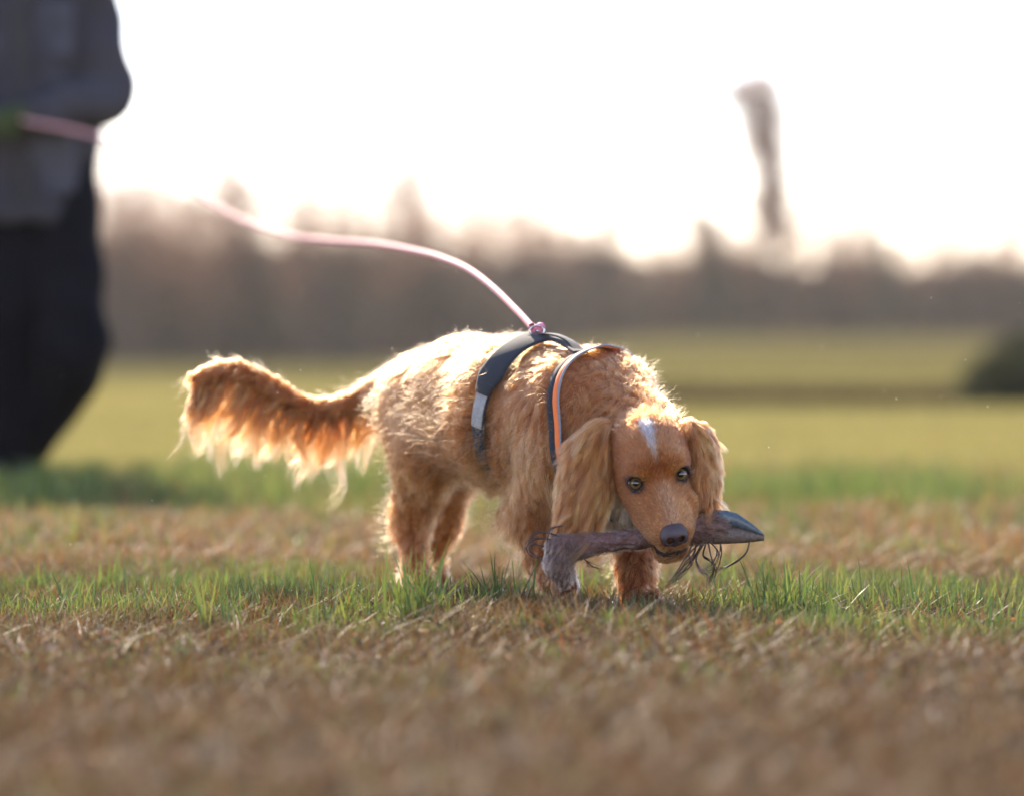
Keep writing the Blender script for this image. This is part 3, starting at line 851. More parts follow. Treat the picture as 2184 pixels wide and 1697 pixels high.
mobj('girth_strap', *ribbon(gpath, gout, .0125, .0030), web_m, harness)
# padded panel lying over the near flank part of the girth strap
dcam = np.linalg.norm(gpath - march(1046, 815), axis=1); k0 = int(np.argmin(dcam))
dtop = np.linalg.norm(gpath - march(1150, 745), axis=1); k1 = int(np.argmin(dtop))
step = 1 if ((k1 - k0) % 120) < 60 else -1
ids = [(k0 - step*4 + step*i) % 120 for i in range(((k1-k0)*step) % 120 + 9)]
hw = np.interp(np.linspace(0, 1, len(ids)), [0, .2, .6, 1], [.013, .024, .020, .024])
mobj('back_panel', *ribbon(gpath[ids] + gout[ids]*.0050, gout[ids], hw, .004, closed=False), web_m, harness)
ids2 = [(k0 - step*(4+i)) % 120 for i in range(9)]
mobj('grey_label', *ribbon(gpath[ids2] + gout[ids2]*.0042, gout[ids2], .0115, .0015, closed=False), mat('faded_label', (.34, .35, .36), .7, .2, noise=(300, .2)), harness)
# spine strap between the two loops and the raised handle
sp = [march(1128, 736) + UP*.012, march(1165, 742) + UP*.014, march(1205, 752) + UP*.014, march(1238, 765) + UP*.008]
sp = spline(sp, 20); mobj('spine_strap', *ribbon(sp, np.tile(UP, (20, 1)), .013, .004, closed=False), web_m, harness)
hp = spline([sp[4], sp[5] + UP*.005, (sp[4]+sp[16])/2 + UP*.011, sp[15] + UP*.006, sp[18] + UP*.001], 24)
mobj('handle', *ribbon(hp, np.tile(UP, (24, 1)), .008, .0028, closed=False), web_m, harness)
rc = sp[3] + UP*.011
th = np.linspace(0, 2*math.pi, 25)
ring = rc + np.stack([np.cos(th)*.011, np.zeros(25), np.sin(th)*.008], 1)
mobj('metal_ring', *tube(ring, .0018, 8, False), mat('steel', (.6, .6, .62), .25, .6, metal=1), harness)

# ------------------------------------------------------------------ fur
fur_m = hairmat('golden_fur', .38, .5); face_m = hairmat('short_fur', .45, .6)
def kd_of(pts):
    k = kdtree.KDTree(len(pts))
    for i, p in enumerate(pts): k.insert(p, i)
    k.balance(); return k
wdv = nrm(np.cross(nrm(np.roll(path, -1, 0)-np.roll(path, 1, 0)), outd))
strap_pts = np.concatenate([(path + wdv*sg*o)[pvis] for o in (0, .011, .020)] + [gpath + gn*o for o in (-.010, 0, .010)] + [gpath[ids] + gn*o for o in (-.019, .019)] + [sp, hp])
strap_kd = kd_of(strap_pts)
face_tri_d = lambda p: np.linalg.norm(p - hd(.04, 0, -.02), axis=1)

def under_strap(S, N):
    n, k, _ = S.shape; q = S.reshape(-1, 3)
    near = np.linalg.norm(q - harbox, axis=1) < .30
    idx = np.where(near)[0]
    dist = np.fromiter((strap_kd.find(q[i])[2] for i in idx), float, len(idx))
    hit = idx[dist < .0175]
    NN = np.repeat(N, k, 0)
    d = hair_f(q[hit]); q[hit] -= NN[hit]*np.maximum(0, d - .003)[:, None]
    return q.reshape(n, k, 3)
harbox = P(1160, 860, 5.95)

def make_fur(name, n, dens, Lmul=1, seg=8, nguide=5000, rad=.00016, keep=None, clump=.75, grav=.4, flare=.03, light=0, m=None, strap=False):
    root = sample_surface(V, body_quads, n, dens)
    if keep is not None: root = root[keep(root)]
    N = body_core.grad(root)
    W = body_core.weights(root, .014)
    g = lambda key: W @ np.array([np.atleast_1d(q.info[key]) for q in prims], float)
    L, lift, curl = g('L')[:, 0]*Lmul, g('lift')[:, 0], g('curl')[:, 0]
    flow = g('flow'); c = g('c')
    return root, N, L, lift, curl, flow, c, W

tail_w = lambda W: W[:, NT0:NT1].sum(1)
head_w = lambda W: W[:, NH0:NH1].sum(1)

LOCKC = 1.0
def jitter_col(c, n, amt=.22, lock=True):
    if lock: c = c*LOCKC
    return np.clip(c*RNG.lognormal(0, amt, (n, 1))*RNG.normal(1, .04, (n, 3)), .01, .93)

# body coat
def dens_body(p):
    W = body_core.weights(p, .012); return 1 - .97*head_w(W)*0 
root, N, L, lift, curl, flow, c, W = make_fur('coat', 235000, None)
hw_ = head_w(W); front = ((root - HC) @ HR)[:, 0]
keepm = (hw_ < .5) | (front < -.03)
root, N, L, lift, curl, flow, c, W = (a[keepm] for a in (root, N, L, lift, curl, flow, c, W))
# underside and back of the legs: longer feathering
low = sstep(-N[:, 2], .1, .8); tailw = tail_w(W)
L = L*(1 - .45*low*(1-tailw))*(1 - .42*sstep(N[:, 2], .3, .9))
rear = np.clip((N @ -H), 0, 1); isleg = sstep(.22 - root[:, 2], 0, .06)
L = L*(1 + .7*rear*isleg); lift = lift + .5*rear*isleg
# whirl of tangled curls on the flank in front of the thigh
fc = np.array([march(1010, 900), march(950, 930), march(1040, 985)])
dfl = np.min([np.linalg.norm(root - q, axis=1) for q in fc], 0); wfl = 1 - sstep(dfl, .03, .11)
curl = curl + .22*wfl; L = L*(1 + 1.0*wfl); lift = lift + .25*wfl
wchest = (1 - sstep(np.linalg.norm(root - march(1110, 1010), axis=1), .04, .12))
flow = flow*(1-.6*wchest[:, None]) + (H*.9 + DN*.5)*.6*wchest[:, None]; L = L*(1+.2*wchest)
hgt = sstep(root[:, 2], .25, .36)
c = c*(1-.0*hgt[:, None])
# patches of tone
tone = .82 + .4*noise2(root[:, 0]*8 + root[:, 1]*6, root[:, 2]*14, 1, 40); c = c*tone[:, None]
chest_pale = 1 - sstep(np.linalg.norm(root - P(1310, 1090, 5.80), axis=1), .02, .06)
c = c*(1-.7*chest_pale[:, None]) + np.array([.8, .66, .5])*.7*chest_pale[:, None]
paw_w = 1 - sstep(np.linalg.norm(root - P(1228, 1232, 5.78), axis=1), .006, .017)
c = c*(1-.8*paw_w[:, None]) + np.array([.8, .75, .7])*.8*paw_w[:, None]
S = locks(hair_f, root, N, flow, L, lift, curl, seg=9, nguide=5200, clump=.82, flare=.04, wind=5)
S = under_strap(S, N)
curves_obj('coat', S, jitter_col(c, len(root), .3), .00019*RNG.uniform(.7, 1.3, len(root)), fur_m, dog)
# long silky top strands over the flank, belly and chest
ok = np.where((N[:, 2] < .75) & (root[:, 2] > .10) & (W[:, NT0:NT1].sum(1) < .3))[0]
i = RNG.choice(ok, 30000, replace=False)
zz = sstep(root[i, 2], .16, .36)
fl2 = -H*(.55 - .2*(1-zz))[:, None] + DN*.9 + wchest[i, None]*(H*1.1)
S = locks(hair_f, root[i], N[i], fl2 + RNG.normal(0, .10, (30000, 3)), (.050 + .022*wfl[i] + .014*wchest[i])*RNG.uniform(.6, 1.1, 30000)*(1 - .45*sstep(.15 - root[i, 2], -.04, .04)), np.full(30000, .20) + .2*wfl[i], .05 + .09*wfl[i], seg=12, nguide=1500, clump=.88, flare=.02, grav=.35, wind=6, guard=.004)
S = under_strap(S, N[i])
curves_obj('silky_hair', S, jitter_col(c[i]*np.array([1.15, 1.15, 1.15]), 30000, .25), .00021, fur_m, dog)
# fly-away hairs on the outline
i = RNG.choice(len(root), 9000, replace=False)
S = locks(hair_f, root[i], N[i], flow[i] + RNG.normal(0, .6, (9000, 3)), L[i]*1.7, lift[i]+.9, curl[i]+.12, seg=9, nguide=1500, clump=.6, flare=.12, grav=.15)
S = under_strap(S, N[i])
curves_obj('stray_hair', S, jitter_col(C_LIGHT[None].repeat(9000, 0)*1.15, 9000), .00011, fur_m, dog)

# face
root = sample_surface(V, body_quads, 150000, lambda p: (head_w(body_core.weights(p, .01)) > .3)*1.0)
q = (root - HC) @ HR
N = body_core.grad(root)
dE = np.min([np.linalg.norm(root - (e + v*ER*.85), axis=1) for e, v in zip(EYES, eyev)], 0)
nose_c = hd(.140, 0, -.022)
mouth = (q[:, 2] < -.052) & (q[:, 2] > -.074) & (q[:, 0] > .05) & (np.abs(q[:, 1]) < .03)
k = (dE > .0156) & (np.linalg.norm(root - nose_c, axis=1) > .0175) & (q[:, 0] > -.035) & ~mouth
root, N, q, dE = root[k], N[k], q[k], dE[k]; n = len(root)
f0, s0, u0 = q[:, 0], q[:, 1], q[:, 2]
flow = -Fv[None] + Sv[None]*(s0*9)[:, None] + Uv[None]*(-.35*sstep(np.abs(s0), .02, .05))[:, None]
L = .0050 + .0085*sstep(-f0, -.045, .03) + .003*(u0 < -.06)
lift = np.full(n, .22)
c = np.tile(C_FACE, (n, 1))*(.72 + .55*noise2(q[:, 0]*40, q[:, 1]*40, 1, 50))[:, None]
fore = sstep(u0, .0, .03)*(1 - sstep(f0, .045, .075)); c = c*(1-.35*fore[:, None]) + np.array([.27, .085, .030])*.35*fore[:, None]
pad = (1 - sstep(np.minimum(np.linalg.norm(q - [.112, -.024, -.036], axis=1), np.linalg.norm(q - [.112, .026, -.036], axis=1)), .008, .022)); c = c*(1-.35*pad[:, None]) + np.array([.50, .24, .11])*.35*pad[:, None]
side = sstep(np.abs(s0), .032, .05)*(f0 < .08); c = c*(1 - .3*side[:, None])
br = 1 - sstep(np.minimum(np.linalg.norm(q - [.058, -.026, .022], axis=1), np.linalg.norm(q - [.058, .026, .022], axis=1)), .006, .018)
c = c*(1-.6*br[:, None]) + np.array([.62, .24, .06])*.6*br[:, None]
wid = .0125*np.clip((.050 - f0)/.055, 0, 1)**.8
bl = (1 - sstep(np.abs(s0 + .001 + RNG.normal(0, .0022, n)), wid*.35, wid*1.05 + 1e-4))*(u0 > 0)*(f0 > -.02)*(f0 < .050)
bl = bl*RNG.uniform(.55, 1, n); c = c*(1-.88*bl[:, None]) + np.array([.74, .68, .66])*.88*bl[:, None]
ew = (1 - sstep(dE, .0145, .021))[:, None]; c = c*(1-.75*ew) + np.array([.10, .06, .05])*.75*ew
bridge = (1 - sstep(np.abs(s0), .004, .014))*sstep(f0, .06, .08)*(u0 > -.02); c = c*(1-.35*bridge[:, None]) + np.array([.42, .23, .14])*.35*bridge[:, None]
S = locks(hair_f, root, N, flow, L*1.2, lift*1.3, np.full(n, .04), seg=4, nguide=9000, clump=.65, grav=.1, guard=.0003)
curves_obj('face_fur', S, jitter_col(c/LOCKC**.45, n, .32), .00018, face_m, dog)
# whiskers and chin hairs
wr = []
for s_ in (-1, 1):
    for j in range(9):
        b0 = hd(.105 + RNG.uniform(-.02, .012), s_*.026, -.035 - RNG.uniform(0, .02)); dd = nrm(Sv*s_ + Fv*RNG.uniform(-.2, .5) + Uv*RNG.uniform(-.8, .2))
        ln = RNG.uniform(.02, .045); wr.append(np.stack([b0 + dd*ln*t + DN*.35*ln*t*t for t in np.linspace(0, 1, 6)]))
curves_obj('whisker', np.array(wr), np.tile([[.5, .33, .2]], (len(wr), 1)), .00014, fur_m, dog)

# tail feathering
NT = 24000
tpp = spline([P(*t[:3]) for t in tp], 200); trad = np.interp(np.linspace(0, 1, 200), np.linspace(0, 1, len(tp)), [pm(t[3], t[2]) for t in tp])
ttan = nrm(np.gradient(tpp, axis=0))
u = RNG.beta(1.1, 1.0, NT); ii = (u*199).astype(int)
a, b = frame(ttan[ii]); ang = RNG.uniform(0, 6.28, NT)
under = RNG.random(NT) < .6
nd_ = a*np.cos(ang)[:, None] + b*np.sin(ang)[:, None]
dwn = DN - ttan[ii]*(ttan[ii] @ DN)[:, None]; dwn = nrm(dwn)
nd_ = np.where(under[:, None], nrm(dwn + nd_*.45), nd_)
root = tpp[ii] + nd_*trad[ii][:, None]*.85
Lx = np.interp(u, [0, .12, .35, .5, .62, .74, .85, .93, 1], [.07, .10, .10, .09, .105, .12, .12, .09, .06])
Lx = Lx*(.78 + .45*noise2(u*26, u*0, 1, 60))
L = np.where(under, Lx*1.08*(.6 + .75*noise2(u*60, u*0, 1, 61)), Lx*.26)*RNG.uniform(.6, 1.05, NT)
flow = ttan[ii]*np.where(under, .55, 1.0)[:, None] + dwn*np.where(under, 1.0, .35)[:, None]
flow = flow + np.array([0, 0, -.25])
Ft = Field(prims[NT0:NT1], k=.01)
gi_flow = flow
S = locks(Ft, root, nd_, flow, L, np.where(under, .4, .10), np.full(NT, .07), seg=10, nguide=360, clump=.90, flare=.03, grav=.9)
cc = np.tile(C_MAIN*.95, (NT, 1)); cc = cc*(1 + .35*under[:, None]*1.0)
curves_obj('tail_feathering', S, jitter_col(cc, NT, .3), .00019, fur_m, dog)

# ears
def ear(side, pts, scale, nrmv, n, Lh, spread):
    pl = [P(*p[:3]) for p in pts]; rr = [pm(p[3], p[2]) for p in pts]
    nv = nrm(nrmv); s1 = nrm(np.cross(nv, nrm(pl[-1]-pl[0]))); s2 = np.cross(s1, nv)
    R = np.stack([nv, s1, s2], 1)
    pr_ = []
    for i in range(len(pl)-1):
        for t in (0, .5):
            c0 = pl[i]*(1-t) + pl[i+1]*t; r0 = rr[i]*(1-t) + rr[i+1]*t
            pr_.append(Prim('ell', c0, R=R, rad=np.array([.007 + r0*.18, r0, r0*1.15]), k=.01, flow=DN, L=Lh, lift=.3, curl=.1, c=C_LIGHT))
    pr_.append(Prim('ell', pl[-1], R=R, rad=np.array([.008, rr[-1], rr[-1]]), k=.01))
    fe = Field(pr_, k=.01)
    Ve, Fe = surface(fe, .003, pad=.012); Ve = project(fe, Ve, 2)
    eo = mobj('ear', Ve, Fe, skin_m, dog, col=np.tile(C_MAIN*.5, (len(Ve), 1)))
    root = sample_surface(Ve, Fe, n); N = fe.grad(root)
    axis = nrm(pl[-1]-pl[0]); tt = np.clip(((root - pl[0]) @ axis)/np.linalg.norm(pl[-1]-pl[0]), 0, 1)
    lat = (root - pl[0]) @ s1
    flow = axis*1.0 + s1*(lat*spread)[:, None] + DN*.3
    L = Lh*(.75 + .35*tt)*RNG.uniform(.7, 1.15, n)
    lift = .12 + .45*(1-tt)**2
    S = locks(fe, root, N, flow, L, lift, RNG.uniform(.03, .075, n), seg=12, nguide=420, clump=.84, flare=.03, grav=.4, wind=5)
    top = (1-sstep(tt, .0, .35))[:, None]
    cc = C_LIGHT*np.array([1.02, .84, .68])*(1-top*.1) * np.ones((n, 1)); dk_ = sstep(tt, .55, 1.0)[:, None]
    cc = cc*(1-.5*dk_*RNG.uniform(.4, 1, (n, 1)))
    curves_obj('ear_fur', S, jitter_col(cc, n, .32), .00021, fur_m, eo)
    return eo
ear(-1, [(1296, 925, 5.735, 26), (1268, 960, 5.72, 44), (1254, 1010, 5.71, 46), (1240, 1052, 5.70, 36)], 1, np.array([-.35, -1, .05]), 34000, .085, 6)
ear(1, [(1468, 918, 5.725, 22), (1490, 950, 5.715, 32), (1498, 990, 5.70, 30), (1500, 1022, 5.69, 22)], 1, np.array([.75, -.8, .05]), 24000, .058, 5)

# eyes: ball, iris and pupil by distance from the pupil axis
def eye_mat():
    m = bpy.data.materials.new('eyeball'); m.use_nodes = True; n, l = m.node_tree.nodes, m.node_tree.links
    b = n['Principled BSDF']; b.inputs['Roughness'].default_value = .04; b.inputs['Coat Weight'].default_value = 1; b.inputs['Coat Roughness'].default_value = .01
    a = n.new('ShaderNodeAttribute'); a.attribute_name = 'col'; l.new(a.outputs['Color'], b.inputs['Base Color']); return m
em = eye_mat()
for e, v in zip(EYES, eyev):
    look = nrm(CAMP + np.array([.15, 0, .1]) - e)
    nu, nv_ = 48, 40
    th = np.linspace(0, math.pi, nv_); ph = np.linspace(0, 2*math.pi, nu, endpoint=False)
    a, b = frame(look[None]); a, b = a[0], b[0]
    TH, PH = np.meshgrid(th, ph, indexing='ij')
    rr = ER*(1 + .05*np.exp(-(TH/.45)**2))
    Vb = e + (rr[..., None]*(np.cos(TH)[..., None]*look + np.sin(TH)[..., None]*(np.cos(PH)[..., None]*a + np.sin(PH)[..., None]*b)))
    i, j = np.meshgrid(np.arange(nv_-1), np.arange(nu), indexing='ij')
    Fq = np.stack([i*nu+j, (i+1)*nu+j, (i+1)*nu+(j+1) % nu, i*nu+(j+1) % nu], -1).reshape(-1, 4)
    t = TH.ravel()*ER
    cc = np.where((t < .0045)[:, None], [[.003, .003, .004]], np.where((t < .0089)[:, None], [[.15, .09, .035]], np.where((t < .0102)[:, None], [[.012, .008, .007]], [[.05, .042, .042]])))
    cc = cc*(1 + .25*np.sin(PH.ravel()*17)[:, None]*((t > .0040) & (t < .0089))[:, None])
    mobj('eye', Vb.reshape(-1, 3), Fq, em, dog, col=cc)

# nose
nc = hd(.1405, 0, -.021)
np_ = [Prim('ell', hd(.138, 0, -.018), R=HR, rad=np.array([.017, .0195, .0145])),
       Prim('cap', hd(.146, -.0115, -.024), hd(.144, -.012, -.022), .0088, .0088), Prim('cap', hd(.146, .0115, -.024), hd(.144, .012, -.022), .0088, .0088),
       Prim('cap', hd(.147, 0, -.030), hd(.136, 0, -.038), .0065, .005)]
nsub = [Prim('cap', hd(.162, -.0088, -.0140), hd(.143, -.0078, -.027), .0070, .003, k=.002), Prim('cap', hd(.162, .0088, -.0140), hd(.143, .0078, -.027), .0070, .003, k=.002),
        Prim('cap', hd(.153, -.0125, -.031), hd(.148, -.0175, -.030), .0014, .0012, k=.0015), Prim('cap', hd(.153, .0125, -.031), hd(.148, .0175, -.030), .0014, .0012, k=.0015),
        Prim('cap', hd(.1575, 0, -.024), hd(.150, 0, -.042), .0008, .001, k=.0012)]
nf = Field(np_, k=.006, sub=nsub)
Vn, Fn = surface(nf, .0013, pad=.006); Vn = project(nf, Vn, 2)
nm = mat('nose_leather', (.055, .034, .038), .20, .6, noise=(700, .25), bump=.0010)
mobj('nose', Vn, Fn, nm, dog)

# ------------------------------------------------------------------ deer leg in the mouth
DD = 5.675
leg_pts = [(1203, 1226, DD, 21), (1192, 1200, DD, 29), (1198, 1170, DD, 31), (1240, 1162, DD, 24), (1300, 1155, DD, 21), (1365, 1149, DD, 21), (1430, 1142, DD, 21), (1490, 1130, DD, 29), (1530, 1121, DD, 31)]
BC = np.array([.13, .085, .08]); BR = np.array([.17, .070, .058])
lp = [cap(leg_pts[i], leg_pts[i+1], k=.004) for i in range(len(leg_pts)-1)]
deer0 = P(1400, 1145, 5.62)
lf = Field(lp, k=.005)
Vl, Fl = surface(lf, .0025, pad=.01); Vl = project(lf, Vl)
Nl = lf.grad(Vl); Vl = Vl + Nl*((noise2(Vl[:, 0]*60, Vl[:, 2]*260, 1, 81)-.5)*.006 + (noise2(Vl[:, 0]*220 + Vl[:, 1]*150, Vl[:, 2]*300, 1, 82)-.5)*.003)[:, None]
t_ = (Vl[:, 0] - P(1165, 1100, 5.65)[0])/(P(1530, 1100, 5.6)[0]-P(1165, 1100, 5.65)[0])
w_ = noise2(Vl[:, 0]*90, Vl[:, 2]*220, 1, 70)[:, None]
cl = BC*(1-w_) + BR*w_
hide_m = mat('raw_hide', rough=.5, spec=.5, attr='col', noise=(260, .35), bump=.0015)
deer = mobj('deer_leg', Vl, Fl, hide_m, origin=deer0, col=cl)
tag(deer, 'severed deer leg with grey hoof held crosswise in the mouth of the spaniel', 'deer leg')
rt = sample_surface(Vl, Fl, 26000); Nn = lf.grad(rt)
pxx = 1092 + rt[:, 0]/rt[:, 1]*FPX
kneel = 1 - sstep(pxx, 1210, 1300); hoofend = sstep(pxx, 1450, 1500)
kp = RNG.random(len(rt)) < .25 + .75*np.maximum(kneel, hoofend); rt, Nn, pxx, kneel = rt[kp], Nn[kp], pxx[kp], kneel[kp]
fl = np.tile(np.array([-1., 0, -.15]), (len(rt), 1))*(1-kneel[:, None]) + np.array([-.35, 0, -1.])*kneel[:, None]
fl = np.where((pxx > 1440)[:, None], np.array([[1., 0, -.2]]), fl)
S = locks(lf, rt, Nn, fl, np.where(kneel > .3, .014, .008)*RNG.uniform(.6, 1.2, len(rt)), np.full(len(rt), .25), np.full(len(rt), .05), seg=5, nguide=900, clump=.85, grav=.1, flare=.03, guard=.0004)
curves_obj('hide_fur', S, jitter_col(np.tile([[.15, .10, .078]], (len(rt), 1))*(.8+.6*noise2(rt[:, 0]*80, rt[:, 2]*80, 1, 75))[:, None], len(rt)), .00015, face_m, deer)
# two claws of the hoof
def claw(p0, p1, top, bot, dy, th, m, nm):
    """wedge from p0 (px) to the tip p1; top and bottom outlines in px"""
    d = DD + dy; n = 14; s = np.linspace(0, 1, n); V = []
    for k, t in enumerate(s):
        xt = p0[0] + (p1[0]-p0[0])*t; yt = np.interp(t, [q[0] for q in top], [q[1] for q in top]); yb = np.interp(t, [q[0] for q in bot], [q[1] for q in bot])
        hw = th*(1 - .75*t**2)
        for a, yy_, ww in ((-.6, yt, .5), (-1, yt*.7+yb*.3, 1), (-1, yt*.2+yb*.8, 1), (-.7, yb, .8), (.7, yb, .8), (1, yt*.2+yb*.8, 1), (1, yt*.7+yb*.3, 1), (.6, yt, .5)):
            V.append(P(xt, yy_, d + a*hw))
    k8 = 8; i = np.arange(n-1)[:, None]*k8; j = np.arange(k8)[None]
    F = np.stack([i+j, i+(j+1) % k8, i+k8+(j+1) % k8, i+k8+j], -1).reshape(-1, 4)
    V = np.array(V)
    return mobj(nm, V, [F, np.array([np.arange(8)[::-1], (n-1)*8+np.arange(8)])], m, deer)
hoof_m = mat('grey_horn', (.075, .10, .12), .3, .6, noise=(160, .35), bump=.0008)
hoofb_m = mat('brown_horn', (.11, .075, .06), .45, .5, noise=(200, .4), bump=.001)
claw((1528, 0), (1628, 0), [(0, 1090), (.2, 1087), (.45, 1094), (.75, 1115), (1, 1136)], [(0, 1114), (.6, 1128), (1, 1141)], -.004, .012, hoof_m, 'hoof')
claw((1522, 0), (1630, 0), [(0, 1112), (.4, 1120), (.8, 1132), (1, 1139)], [(0, 1160), (.6, 1157), (1, 1152)], -.002, .0145, hoofb_m, 'sole')
# wet strands hanging from the fetlock
strand_px = [
    [(1490, 1160, 0), (1460, 1190, 0), (1438, 1225, -.01), (1415, 1252, -.01)], [(1495, 1162, 0), (1475, 1195, .005), (1445, 1230, 0), (1405, 1256, 0)],
    [(1500, 1160, 0), (1485, 1190, 0), (1495, 1215, 0), (1512, 1228, 0), (1514, 1252, 0)], [(1510, 1155, 0), (1517, 1185, 0), (1525, 1210, 0), (1516, 1235, .01), (1510, 1250, 0)],
    [(1512, 1152, 0), (1530, 1175, 0), (1520, 1200, -.01), (1500, 1215, 0)], [(1600, 1148, 0), (1590, 1180, 0), (1555, 1205, 0), (1520, 1214, 0), (1498, 1218, 0)],
    [(1535, 1152, 0), (1538, 1185, 0), (1522, 1225, 0)], [(1485, 1158, 0), (1478, 1185, 0), (1456, 1210, -.01), (1430, 1240, 0)], [(1505, 1160, 0), (1500, 1185, .01), (1520, 1200, 0), (1526, 1220, 0), (1515, 1240, 0)],
    [(1480, 1150, 0), (1470, 1180, 0), (1475, 1205, 0), (1450, 1225, 0), (1440, 1240, 0)],
    [(1180, 1150, 0), (1145, 1148, 0), (1122, 1165, 0), (1130, 1185, 0), (1160, 1194, 0)], [(1188, 1140, 0), (1150, 1135, 0), (1128, 1155, 0), (1118, 1180, 0)],
    [(1200, 1120, 0), (1175, 1130, 0), (1168, 1170, 0), (1172, 1200, 0)], [(1160, 1165, 0), (1138, 1160, 0), (1130, 1172, 0), (1148, 1188, 0), (1168, 1190, 0)], [(1245, 1190, 0), (1262, 1205, 0), (1285, 1212, 0)]]
st_m = mat('wet_hair', (.055, .022, .016), .3, .6)
for j, s_ in enumerate(strand_px):
    q = spline([P(x, y, DD - .012 + dz) for x, y, dz in s_], 26)
    for kk in range(3):
        ph_ = RNG.uniform(0, 6.28, 3); tt = np.linspace(0, 1, 26)[:, None]
        qq = q + (np.sin(tt*RNG.uniform(4, 11, 3) + ph_) - np.sin(ph_))*tt*(.0035 if kk else .0012)
        mobj('wet_strand', *tube(qq, np.interp(np.linspace(0, 1, 26), [0, .6, 1], [.0013, .0009, .0002])*(.6 if kk else 1), 5), st_m, deer)

# ------------------------------------------------------------------ person
px0 = 11.15
def Q(x, y, d=px0): return P(x, y, d)
def xyz(x, y, z): return np.array([x, px0 + y, z])
person = None
# continuous body: head, neck, torso, arms with hands, legs
sk = dict(k=.03)
LH = Q(38, 250, px0-.28)           # its left hand on the leash
EL = Q(236, 205, px0-.02); SH = xyz(-1.235, .03, 1.46)
RS = xyz(-1.60, .03, 1.46); RE = xyz(-1.70, .0, 1.16); RH = xyz(-1.545, -.26, 1.06)
hipc = xyz(-1.41, .03, .96)
bp_ = [Prim('ell', xyz(-1.42, .0, 1.68), R=np.eye(3), rad=np.array([.078, .098, .118]), k=.03), Prim('cap', xyz(-1.42, -.09, 1.66), xyz(-1.42, -.10, 1.645), .014, .016, k=.012),
       Prim('cap', xyz(-1.42, -.05, 1.60), xyz(-1.42, -.055, 1.595), .045, .04, k=.03),
       Prim('cap', xyz(-1.42, .02, 1.45), xyz(-1.42, .01, 1.60), .06, .055, k=.03),
       Prim('ell', xyz(-1.42, .03, 1.28), R=np.eye(3), rad=np.array([.17, .11, .24]), k=.05), Prim('ell', hipc, R=np.eye(3), rad=np.array([.17, .12, .16]), k=.06)]
for a, b, c in ((SH, EL, LH), (RS, RE, RH)):
    bp_ += [Prim('cap', a, b, .052, .04, k=.04), Prim('cap', b, c, .04, .026, k=.02)]
def hand(prl, w, fd, upv):
    fd = nrm(fd); upv = nrm(upv - fd*(upv @ fd)); sd = np.cross(fd, upv)
    prl.append(Prim('cap', w, w + fd*.06, .028, .034, k=.015))
    for i, (o, ln) in enumerate(((-.026, .066), (-.009, .075), (.009, .072), (.026, .055))):
        b0 = w + fd*.075 + upv*o; b1 = b0 + fd*ln*.42; b2 = b1 + nrm(-sd*.9 + fd*.2)*ln*.38; b3 = b2 + nrm(-sd*.4 - fd*.8)*ln*.3
        for p_, q_, r1, r2 in ((b0, b1, .0095, .009), (b1, b2, .009, .0085), (b2, b3, .0085, .0075)): prl.append(Prim('cap', p_, q_, r1, r2, k=.004))
    t0 = w + fd*.03 - upv*.03; t1 = t0 + nrm(fd*.6 - sd*.5 - upv*.4)*.036; t2 = t1 + nrm(fd*.7 - sd*.6 + upv*.2)*.03
    prl.append(Prim('cap', t0, t1, .012, .010, k=.006)); prl.append(Prim('cap', t1, t2, .010, .008, k=.004))
hand(bp_, LH, nrm(LH-EL), UP); hand(bp_, RH, nrm(RH-RE), UP)
K1, A1, T1 = Q(158, 740, px0-.12), Q(42, 985, px0+.12), None
HIPL, HIPR = xyz(-1.32, .03, .92), xyz(-1.50, .03, .92)
K2, A2 = xyz(-1.47, -.02, .5), xyz(-1.49, .02, .10)
for a, b, c in ((HIPL, K1, A1), (HIPR, K2, A2)):
    bp_ += [Prim('cap', a, b, .08, .055, k=.04), Prim('cap', b, c, .055, .036, k=.02)]
bf = Field(bp_, k=.03)
Vp, Fp = surface(bf, .011); Vp = project(bf, Vp, 1)
skinp = mat('skin', (.52, .33, .25), .55, .4, noise=(60, .08)); P0 = xyz(-1.42, 0, 0)
person = mobj('person', Vp, Fp, skinp, origin=P0)
tag(person, 'person in grey jacket and black trousers holding the pink leash at the waist', 'person')
def wr(f, amp, sc_):
    class Wf:
        prims = f.prims
        def __call__(s, p):
            p = np.asarray(p, float)
            return f(p) + amp*(np.sin(p[:, 2]*sc_ + 3*np.sin(p[:, 0]*9)+p[:, 1]*7)*np.cos(p[:, 0]*sc_*.6 + p[:, 1]*11))
        grad = Field.grad
    return Wf()
jp = [Prim('ell', xyz(-1.42, .03, 1.30), R=np.eye(3), rad=np.array([.205, .16, .27]), k=.06), Prim('cap', xyz(-1.42, .03, 1.02), xyz(-1.42, .03, .80), .195, .195, k=.08),
      Prim('cap', xyz(-1.30, .03, 1.0), xyz(-1.34, .03, .84), .10, .13, k=.05),
      Prim('cap', xyz(-1.42, .03, 1.5), xyz(-1.42, .02, 1.55), .085, .08, k=.03),
      Prim('cap', SH, EL, .085, .075, k=.05), Prim('cap', EL, LH - nrm(LH-EL)*.03, .074, .05, k=.03), Prim('cap', RS, RE, .085, .07, k=.05), Prim('cap', RE, RH - nrm(RH-RE)*.03, .07, .05, k=.03)]
jsub = [Prim('ell', xyz(-1.42, .03, .62), R=np.eye(3), rad=np.array([.5, .5, .145]), k=.01), Prim('ell', xyz(-1.42, .01, 1.64), R=np.eye(3), rad=np.array([.07, .08, .06]), k=.01)]
jf = wr(Field(jp, k=.04, sub=jsub, ksub=.01), .011, 30)
Vj, Fj = surface(jf, .011); jk_m = mat('grey_jacket_cloth', (.042, .041, .050), .85, .2, noise=(5, .25), sheen=0)
jacket = mobj('jacket', Vj, Fj, jk_m, person)
